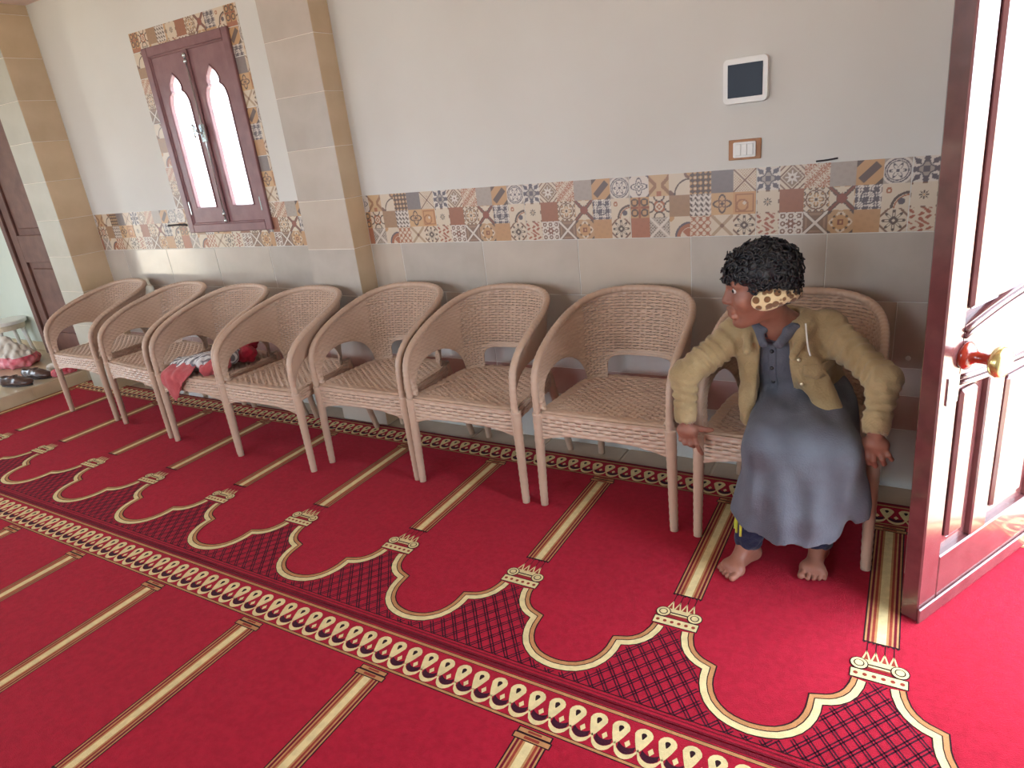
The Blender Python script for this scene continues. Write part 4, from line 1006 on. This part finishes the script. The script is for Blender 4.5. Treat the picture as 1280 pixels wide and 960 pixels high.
# left hand hooks over the other arm's front
P = np.array((0.492, -0.676, 0.500))
v.cone(P+(-0.018, 0, 0), P+(0.018, 0.0, 0), 0.019, 0.019, 0.012)
hand(WRL, P, [(P+(-0.022, -0.004, -0.012), P+(-0.020, -0.012, -0.040), P+(-0.014, -0.004, -0.062), P+(-0.010, 0.010, -0.072), 0.0088),
              (P+(-0.007, -0.008, -0.016), P+(-0.002, -0.016, -0.046), P+(0.004, -0.006, -0.068), P+(0.006, 0.010, -0.076), 0.0090),
              (P+(0.009, -0.008, -0.014), P+(0.020, -0.016, -0.038), P+(0.026, -0.006, -0.058), P+(0.026, 0.008, -0.066), 0.0086),
              (P+(0.022, -0.004, -0.008), P+(0.036, -0.012, -0.026), P+(0.044, -0.004, -0.042), P+(0.044, 0.008, -0.050), 0.0076)],
     [P+(-0.020, 0.006, 0.010), P+(-0.040, 0.014, -0.010), P+(-0.050, 0.022, -0.030), P+(-0.052, 0.026, -0.044)])
# feet
def foot(an, toe, side):
    """an ankle, toe = ball centre direction point on the ground, side = sign for the big toe (x offset direction)"""
    fz = 0.012; d = nrm((toe-an)*(1, 1, 0)); sd = np.array((-d[1], d[0], 0))*side
    heel = np.array((an[0], an[1], 0.036))-d*0.028; ball = np.array((toe[0], toe[1], 0.030))-d*0.030
    v.cone(an, heel, 0.027, 0.027, 0.015); v.cone(an+d*0.01, ball, 0.027, 0.020, 0.025); v.cone(heel, ball, 0.026, 0.022, 0.02)
    v.cone(ball-sd*0.022, ball+sd*0.022, 0.0185, 0.021, 0.02)
    for k, (o, L, r) in enumerate(((0.027, 0.042, 0.0115), (0.0075, 0.042, 0.0080), (-0.0085, 0.036, 0.0076), (-0.0235, 0.029, 0.0074), (-0.037, 0.020, 0.0072))):
        q = ball+sd*o*1.05; q = np.array((q[0], q[1], 0.026))
        v.cone(q, q+d*L*0.55+(0, 0, -0.002), r, r, 0.003); e = q+d*L; v.cone(q+d*L*0.55+(0, 0, -0.002), (e[0], e[1], fz+r), r, r*0.98, 0.001)
foot(ANR, np.array((0.098, -0.800, 0)), 1); foot(ANL, np.array((0.345, -0.720, 0)), -1)
v.field(lambda d, X, Y, Z: np.maximum(d, 0.0125-Z))
body = thing(link('person', v.mesh('person', SKIN, BASE), None, tuple(BASE)), 'barefoot boy in khaki jacket and slate robe leaning sideways on the last chair', 'person')
def wear(name, vol, m, relax=1): return link(name, vol.mesh(name, m, BASE, relax), body)
# eyes and brows
for s_ in (-1, 1):
    b = MB(); bm = bmesh.new(); bmesh.ops.create_uvsphere(bm, u_segments=16, v_segments=10, radius=0.0098)
    b.add([tuple(vv.co+Vector(hp(0.0705, s_*0.030, 0.0135)-BASE)) for vv in bm.verts], [tuple(x.index for x in f.verts) for f in bm.faces]); bm.free()
    ey = b.obj('eye', M_EYEW, body, True)
    b = MB(); ax = nrm(HF*0.92+HL*(0.28 if s_ > 0 else 0.1)*0.6); b.lathe([(0.0060, 0.0078), (0.0052, 0.0095), (0.002, 0.0103)], 12, org=hp(0.0705, s_*0.030, 0.0135)-BASE, axis=ax); b.obj('iris', M_IRIS, ey, True)
    b = MB(); b.tube([hp(0.0805, s_*0.010, 0.036)-BASE, hp(0.080, s_*0.028, 0.041)-BASE, hp(0.066, s_*0.048, 0.036)-BASE], [0.003, 0.0042, 0.002], 8); b.obj('eyebrow', M_HAIR, body, True)
# hair: cap plus curls
v = Vol(HC-0.2, HC+0.2, 0.005)
v.ell(hp(-0.018, 0, 0.050), HFR, (0.103, 0.086, 0.080), 0.02, disp=lambda X, Y, Z, t: -0.006*wob(X, Y, Z, 0.03, 6, 2)); v.ell(hp(-0.062, 0, 0.000), HFR, (0.055, 0.070, 0.070), 0.03, disp=lambda X, Y, Z, t: -0.006*wob(X, Y, Z, 0.03, 6, 2))
v.ell(hp(0.075, 0, -0.030), HFR, (0.075, 0.12, 0.068), 0.012, sub=True)
hv, hf = v.nets()
me_cap = v.mesh('hair', M_HAIR, BASE)
b = MB(); hr = random.Random(5)
cand = [p_ for p_ in hv if ((p_-HC)@HU > -0.055)]
for k in range(620):
    p_ = cand[hr.randrange(len(cand))]; nrm_ = nrm(p_-hp(-0.02, 0, 0.035)); t1 = nrm(np.cross(nrm_, (hr.uniform(-1, 1), hr.uniform(-1, 1), hr.uniform(-1, 1)))); t2 = np.cross(nrm_, t1)
    R0 = hr.uniform(0.007, 0.012); L = hr.uniform(0.006, 0.018); ph = hr.uniform(0, 6.28); n = 8
    b.tube([p_-BASE-nrm_*0.004+nrm_*L*i/n*1.2+R0*(math.cos(ph+i*0.75)*t1+math.sin(ph+i*0.75)*t2) for i in range(n+1)], [0.0042*(1-0.5*i/n) for i in range(n+1)], 5, cap=True)
n0 = len(b.V)
mv = np.array([vv.co for vv in me_cap.vertices]); b.add(mv, [tuple(p_.vertices) for p_ in me_cap.polygons])
hairme = mesh_of('hair', b.V, b.F, [M_HAIR], True); link('hair', hairme, body)
# ear warmer with leopard spots
m = mat('leopard_plush', S(214, 188, 146), 0.9, bump=0.3, bscale=200, sheen=0.4); nt = m.node_tree; tc = nt.nodes.new('ShaderNodeTexCoord')
vo = nt.nodes.new('ShaderNodeTexVoronoi'); vo.inputs['Scale'].default_value = 44; rp = nt.nodes.new('ShaderNodeValToRGB')
rp.color_ramp.elements[0].color = S(112, 74, 40); rp.color_ramp.elements[1].color = S(216, 190, 146); rp.color_ramp.elements[0].position = 0.46; rp.color_ramp.elements[1].position = 0.54
nt.links.new(tc.outputs['Object'], vo.inputs['Vector']); nt.links.new(vo.outputs['Distance'], rp.inputs['Fac']); nt.links.new(rp.outputs['Color'], nt.nodes['Principled BSDF'].inputs['Base Color'])
v = Vol(HC-0.17, HC+0.17, 0.0045)
for s_ in (-1, 1): v.ell(hp(-0.008, s_*0.076, -0.022), HFR, (0.052, 0.016, 0.034), 0.02)
band = [hp(0.01-0.0-0.105*math.sin(PI*k/8)-0.01, 0.078*math.cos(PI*k/8), -0.018-0.02*math.sin(PI*k/8)) for k in range(9)]
for i in range(8): v.cone(band[i], band[i+1], 0.020, 0.020, 0.01)
wear('ear_warmer', v, m)
# undershirt at the neck
v = Vol(NEC-0.13, NEC+0.13, 0.005); v.cone(NEC+(0, -0.010, -0.002), NEC+(0.007, 0.022, -0.05), 0.050, 0.054, 0.02)
v.cone(hp(-0.022, 0, -0.045), NEC+(0, 0, -0.05), 0.046, 0.049, 0.0, sub=True); wear('undershirt', v, M_SHIRTW)
# trousers
fT = folds(0.005, 0.06, 2)
v = Vol((0.05, -0.84, 0.05), (0.48, -0.50, 0.46), 0.005)
for kn, an in ((KNR, ANR), (KNL, ANL)):
    an2 = an+(kn-an)*0.06; v.cone(kn, an2, 0.064, 0.046, 0.01, disp=fT)
wear('trousers', v, M_NAVY)
d_ = nrm(KNR-ANR)
for k in range(3):
    b = MB(); pts = []
    for i in range(9):
        a = math.radians(205+i*10+k*15); q = ANR+d_*(0.055+0.016*i+0.0*k); u_ = nrm(np.cross(d_, (0, 1, 0))); w_ = np.cross(d_, u_)
        ang = math.radians(15+24*k-1.5*i); rr = 0.0490+0.0009*i
        pts.append(q+rr*(math.cos(ang)*u_+math.sin(ang)*w_)-BASE)
    b.tube(pts, 0.0045, 6); b.obj('yellow_stripe', M_YEL, body, True)
# robe
fR = lambda X, Y, Z, t: 0.0065*wob(X, Y, Z*0.30, 0.085, 5, 1)+0.004*(np.abs(wob(X, Y*0.5, Z*0.5, 0.09, 4, 6))-0.5)
v = Vol((0.02, -0.86, 0.14), (0.56, -0.24, 0.88), 0.0055)
v.cone(NEC+(0.0, -0.010, 0.006), CHE, 0.059, 0.100, 0.03, disp=fR); v.cone(CHE, PEL+(0, -0.01, 0), 0.10, 0.118, 0.05, disp=fR, flat=((0.1, 1, 0.4), 1.1))
for a, b_ in ((HIR, KNR), (HIL, KNL), ((HIR+HIL)/2, (KNR+KNL)/2)): v.cone(a, b_+(0, 0.02, -0.005), 0.095, 0.074, 0.06, disp=fR)
hemR, hemL = np.array((0.165, -0.745, 0.20)), np.array((0.355, -0.725, 0.20)); hemM = np.array((0.275, -0.765, 0.16))
v.cone(KNR+(0.01, 0.01, -0.02), hemR, 0.074, 0.072, 0.05, disp=fR); v.cone(KNL+(0, 0.01, -0.02), hemL, 0.074, 0.070, 0.05, disp=fR); v.cone((KNR+KNL)/2+(0, 0.005, -0.02), hemM, 0.075, 0.072, 0.05, disp=fR)
v.cone(KNL+(0.03, 0.05, -0.01), np.array((0.478, -0.715, 0.262)), 0.055, 0.026, 0.03, disp=fR); v.cone(HIL+(0.06, -0.08, 0.0), np.array((0.470, -0.700, 0.31)), 0.05, 0.022, 0.03, disp=fR)
# hollow the skirt from below and cut the hem
for kn, hm in ((KNR, hemR), (KNL, hemL), ((KNR+KNL)/2, hemM)): v.cone(kn+(0, 0.03, -0.11), hm+(0, 0.01, -0.06), 0.048, 0.060, 0.02, sub=True)
v.cone(NEC+(-0.008, -0.085, 0.030), NEC+(-0.008, -0.075, -0.012), 0.024, 0.006, 0.004, sub=True)
def hem(d, X, Y, Z):
    zc = 0.192+0.050*np.clip((0.22-X)/0.12, 0, 1)**1.5+0.085*np.clip((X-0.40)/0.10, 0, 1)+0.004*np.sin(X*70)
    d = np.maximum(d, zc-Z)
    return np.maximum(d, np.where(Y > -0.60, (SEATZ+0.006)-Z, -1.0))
v.field(hem); robe = wear('robe', v, M_ROBE)
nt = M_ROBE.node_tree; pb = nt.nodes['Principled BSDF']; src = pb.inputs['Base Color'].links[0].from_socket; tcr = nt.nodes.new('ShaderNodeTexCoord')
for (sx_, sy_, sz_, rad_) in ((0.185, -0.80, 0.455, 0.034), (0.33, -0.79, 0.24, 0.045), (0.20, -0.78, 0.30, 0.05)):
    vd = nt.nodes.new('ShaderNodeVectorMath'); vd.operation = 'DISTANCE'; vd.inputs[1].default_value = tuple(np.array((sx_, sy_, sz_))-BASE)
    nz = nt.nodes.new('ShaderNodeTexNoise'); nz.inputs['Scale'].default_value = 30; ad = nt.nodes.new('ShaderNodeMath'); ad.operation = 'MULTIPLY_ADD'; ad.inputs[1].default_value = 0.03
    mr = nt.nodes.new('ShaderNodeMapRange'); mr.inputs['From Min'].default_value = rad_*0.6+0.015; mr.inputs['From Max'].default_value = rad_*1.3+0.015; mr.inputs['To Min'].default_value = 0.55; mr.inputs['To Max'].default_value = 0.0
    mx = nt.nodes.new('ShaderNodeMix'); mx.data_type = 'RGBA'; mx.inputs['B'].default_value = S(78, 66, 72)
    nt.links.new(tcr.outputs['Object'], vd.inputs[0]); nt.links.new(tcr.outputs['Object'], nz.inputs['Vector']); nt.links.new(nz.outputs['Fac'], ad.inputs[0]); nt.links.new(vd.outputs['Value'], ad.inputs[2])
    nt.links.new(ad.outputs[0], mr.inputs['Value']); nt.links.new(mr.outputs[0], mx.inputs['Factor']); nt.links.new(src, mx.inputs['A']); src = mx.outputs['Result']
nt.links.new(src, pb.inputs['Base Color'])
# shirt collar and buttons of the robe
upT = nrm(NEC-PEL); fwd = np.array((-0.12, -0.84, -0.53)); fwd = nrm(fwd-upT*(fwd@upT)); rt = np.cross(fwd, upT)
v = Vol(NEC-0.14, NEC+0.14, 0.0045)
for k in range(10):
    a0, a1 = [2*PI*(k+q)/12-PI*0.33 for q in (0, 1)]
    pc = lambda a: NEC+(0.0, -0.005, 0.018)+0.066*(math.cos(a)*np.array((1, 0, 0))+math.sin(a)*np.array((0, 1, 0.15)))
    v.cone(pc(a0), pc(a1), 0.013, 0.013, 0.006)
v.cone(NEC+(-0.056, -0.040, 0.012), NEC+(-0.030, -0.090, -0.030), 0.020, 0.016, 0.008, flat=(fwd, 2.4)); v.cone(NEC+(0.050, -0.042, 0.014), NEC+(0.016, -0.092, -0.030), 0.020, 0.016, 0.008, flat=(fwd, 2.4))
wear('robe_collar', v, M_ROBE)
M_BTN = mat('dark_button', S(34, 30, 34), 0.3)
# jacket
fJ = lambda X, Y, Z, t: 0.0055*wob(X, Y, Z, 0.07, 5, 3)+0.003*wob(X, Y, Z, 0.04, 6, 9)
def sleeve_f(a, b_): 
    ax = nrm(b_-a); L = np.linalg.norm(b_-a)
    return lambda X, Y, Z, t: 0.0042*np.sin(t*L/0.030*2*PI+2.2*wob(X, Y, Z, 0.09, 4, 5))+0.003*wob(X, Y, Z, 0.05, 5, 3)
v = Vol((-0.16, -0.78, 0.40), (0.58, -0.22, 0.92), 0.0055)
BL = CHE+(PEL-CHE)*1.06
v.cone(NEC+(0.005, 0.012, -0.02), CHE, 0.082, 0.122, 0.04, disp=fJ, flat=((0.1, 1, 0.5), 1.08)); v.cone(CHE, BL, 0.124, 0.138, 0.05, disp=fJ, flat=((0.1, 1, 0.4), 1.05))
for sh, sg in ((SHR, -1), (SHL, 1)): v.cone(NEC+(sg*0.03, 0.01, -0.01), sh, 0.062, 0.056, 0.035, disp=fJ)
for sh, el, wr in ((SHR, ELR, WRR), (SHL, ELL, WRL)):
    v.cone(sh, el, 0.055, 0.046, 0.02, disp=sleeve_f(sh, el)); v.cone(el, wr+(el-wr)*0.12, 0.045, 0.036, 0.02, disp=sleeve_f(el, wr)); 
    c0 = wr+(el-wr)*0.22; v.cone(c0, wr+(el-wr)*0.03, 0.038, 0.037, 0.004)
# front panels flare, left one swings open
v.cone(CHE+(0.075, -0.075, -0.02), np.array((0.415, -0.590, 0.462)), 0.05, 0.030, 0.03, disp=fJ); v.cone(CHE+(-0.085, -0.07, 0.0), np.array((0.105, -0.575, 0.49)), 0.045, 0.026, 0.03, disp=fJ)
# collar of the jacket
for k in range(9):
    a0, a1 = [PI*1.12*(k+q)/9-PI*0.06 for q in (0, 1)]
    pc = lambda a: NEC+(0.004, 0.006, 0.012)+0.086*(math.cos(a)*np.array((1, 0, 0))+math.sin(a)*np.array((0, 0.85, 0.2)))
    v.cone(pc(a0), pc(a1), 0.021, 0.021, 0.012)
v.cone(NEC+(-0.085, -0.015, 0.005), NEC+(-0.078, -0.095, -0.055), 0.018, 0.012, 0.012); v.cone(NEC+(0.088, -0.015, 0.010), NEC+(0.060, -0.105, -0.060), 0.020, 0.012, 0.012)
# opening down the front: wedge that widens to the lap
def opening(d, X, Y, Z):
    q = (X-NEC[0])*upT[0]+(Y-NEC[1])*upT[1]+(Z-NEC[2])*upT[2]        # <0 going down
    f = (X-NEC[0])*fwd[0]+(Y-NEC[1])*fwd[1]+(Z-NEC[2])*fwd[2]
    t = np.clip(-q/0.33, -0.2, 1.2); xl = NEC[0]-0.046-0.020*np.clip(t, 0, 1); xr = NEC[0]+0.040+0.035*np.clip(t, 0, 0.6)+0.15*np.clip(t-0.5, 0, 1)
    w = np.maximum(np.maximum(xl-X, X-xr), 0.01-f)      # negative inside the wedge in front
    return np.maximum(d, -w)
v.field(opening)
v.cone(NEC+(0.0, 0.0, 0.10), NEC+(0, 0, -0.02), 0.062, 0.058, 0.008, sub=True)
v.field(lambda d, X, Y, Z: np.maximum(d, np.where((X > -0.03) & (X < 0.455), 0.445+0.012*np.sin(X*14)+0.06*np.clip(-0.46-Y, 0, 0.12)-Z, -1.0)))
v.cone(WRR+(ELR-WRR)*0.2, WRR-(ELR-WRR)*0.2, 0.028, 0.028, 0.003, sub=True); v.cone(WRL+(ELL-WRL)*0.2, WRL-(ELL-WRL)*0.2, 0.028, 0.028, 0.003, sub=True)
jack = wear('jacket', v, M_JACK)
# pocket flaps, buttons, cuff seams
def on_front(x, z, yguess=-0.62):
    return np.array((x, yguess, z))
M_BTNB = mat('metal_button', S(190, 178, 150), 0.3, metal=0.7)
dg = bpy.context.evaluated_depsgraph_get(); dg.update()
from mathutils.bvhtree import BVHTree
def bvh_of(o): 
    me = o.data; return BVHTree.FromPolygons([tuple(vv.co) for vv in me.vertices], [tuple(p_.vertices) for p_ in me.polygons])
jb = bvh_of(jack); rb = bvh_of(robe)
def rhit(x, z, off=0.0):
    h_ = rb.ray_cast(Vector((x-BASE[0], -0.5, z)), Vector((0, 1, 0))); return np.array(h_[0])+np.array((0, -1, 0.0))*off
zs_ = np.linspace(0.765, 0.585, 22); A_ = np.array([[rhit(0.168+0.026*q, z, 0.0022) for q in (0, 0.25, 0.5, 0.75, 1)] for z in zs_]); B_ = A_+np.array((0, 0.006, 0)); n, m_ = A_.shape[:2]; q = n*m_; ix = np.arange(q).reshape(n, m_); F = []
for i in range(n-1):
    for j in range(m_-1): a, b2, c, e = ix[i, j], ix[i+1, j], ix[i+1, j+1], ix[i, j+1]; F += [(a, b2, c, e), (a+q, e+q, c+q, b2+q)]
bd = list(ix[0, :])+list(ix[1:, -1])+list(ix[-1, -2::-1])+list(ix[-2:0:-1, 0])
for i in range(len(bd)): a, b2 = bd[i], bd[(i+1) % len(bd)]; F.append((a, b2, b2+q, a+q))
plk = link('placket', finish(np.concatenate([A_.reshape(-1, 3), B_.reshape(-1, 3)]), F, 'placket', M_ROBE), robe)
for z in (0.735, 0.675, 0.615):
    b = MB(); b.lathe([(0.006, 0), (0.0065, 0.003), (0.003, 0.0045)], 12, org=rhit(0.181, z, 0.002), axis=(0, -1, 0.1)); b.obj('button', M_BTN, robe, True)
def hit(x, z, off=0.0):
    """point on the jacket front (local) at x,z"""
    h_ = jb.ray_cast(Vector((x-BASE[0], -0.5, z)), Vector((0, 1, 0)))
    return (np.array(h_[0])+np.array(h_[1])*off) if h_[0] is not None else None
for (x0, x1, z0, z1) in ((0.275, 0.350, 0.700, 0.668), (0.055, 0.105, 0.705, 0.680)):
    rows = []
    for i in range(7):
        rw = []
        for j in range(5):
            x = x0+(x1-x0)*i/6; z = z0+(z1-z0)*j/4-(0.012*(1-abs(i-3)/3) if j == 4 else 0); p_ = hit(x, z, 0.003+0.002*j/4)
            rw.append(p_)
        rows.append(rw)
    if all(p_ is not None for r_ in rows for p_ in r_):
        A_ = np.array(rows); B_ = A_+np.array((0, 0.008, 0)); n, m_ = A_.shape[:2]; q = n*m_; ix = np.arange(q).reshape(n, m_); F = []
        for i in range(n-1):
            for j in range(m_-1): a, b2, c, e = ix[i, j], ix[i+1, j], ix[i+1, j+1], ix[i, j+1]; F += [(a, b2, c, e), (a+q, e+q, c+q, b2+q)]
        bd = list(ix[0, :])+list(ix[1:, -1])+list(ix[-1, -2::-1])+list(ix[-2:0:-1, 0])
        for i in range(len(bd)): a, b2 = bd[i], bd[(i+1) % len(bd)]; F.append((a, b2, b2+q, a+q))
        link('pocket_flap', finish(np.concatenate([A_.reshape(-1, 3), B_.reshape(-1, 3)]), F, 'pocket_flap', M_JACK), jack)
for x, z in ((0.262, 0.715), (0.275, 0.640), (0.315, 0.560), (0.395, 0.490)):
    p_ = hit(x, z)
    if p_ is not None:
        b = MB(); b.lathe([(0.0065, 0), (0.007, 0.003), (0.004, 0.0045)], 12, org=p_-np.array((0, 0.001, 0)), axis=(0.1, -1, 0.25)); b.obj('jacket_button', M_BTNB, jack, True)
b = MB(); p0 = NEC+(0.085, -0.03, 0.0)-BASE
b.tube(catmull([p0+(0, -0.02, 0.03), p0+(0.008, -0.045, -0.005), p0+(0.016, -0.065, -0.035), p0+(0.024, -0.074, -0.055)], 5), 0.0028, 6); b.obj('drawstring', M_SHIRTW, jack, True)
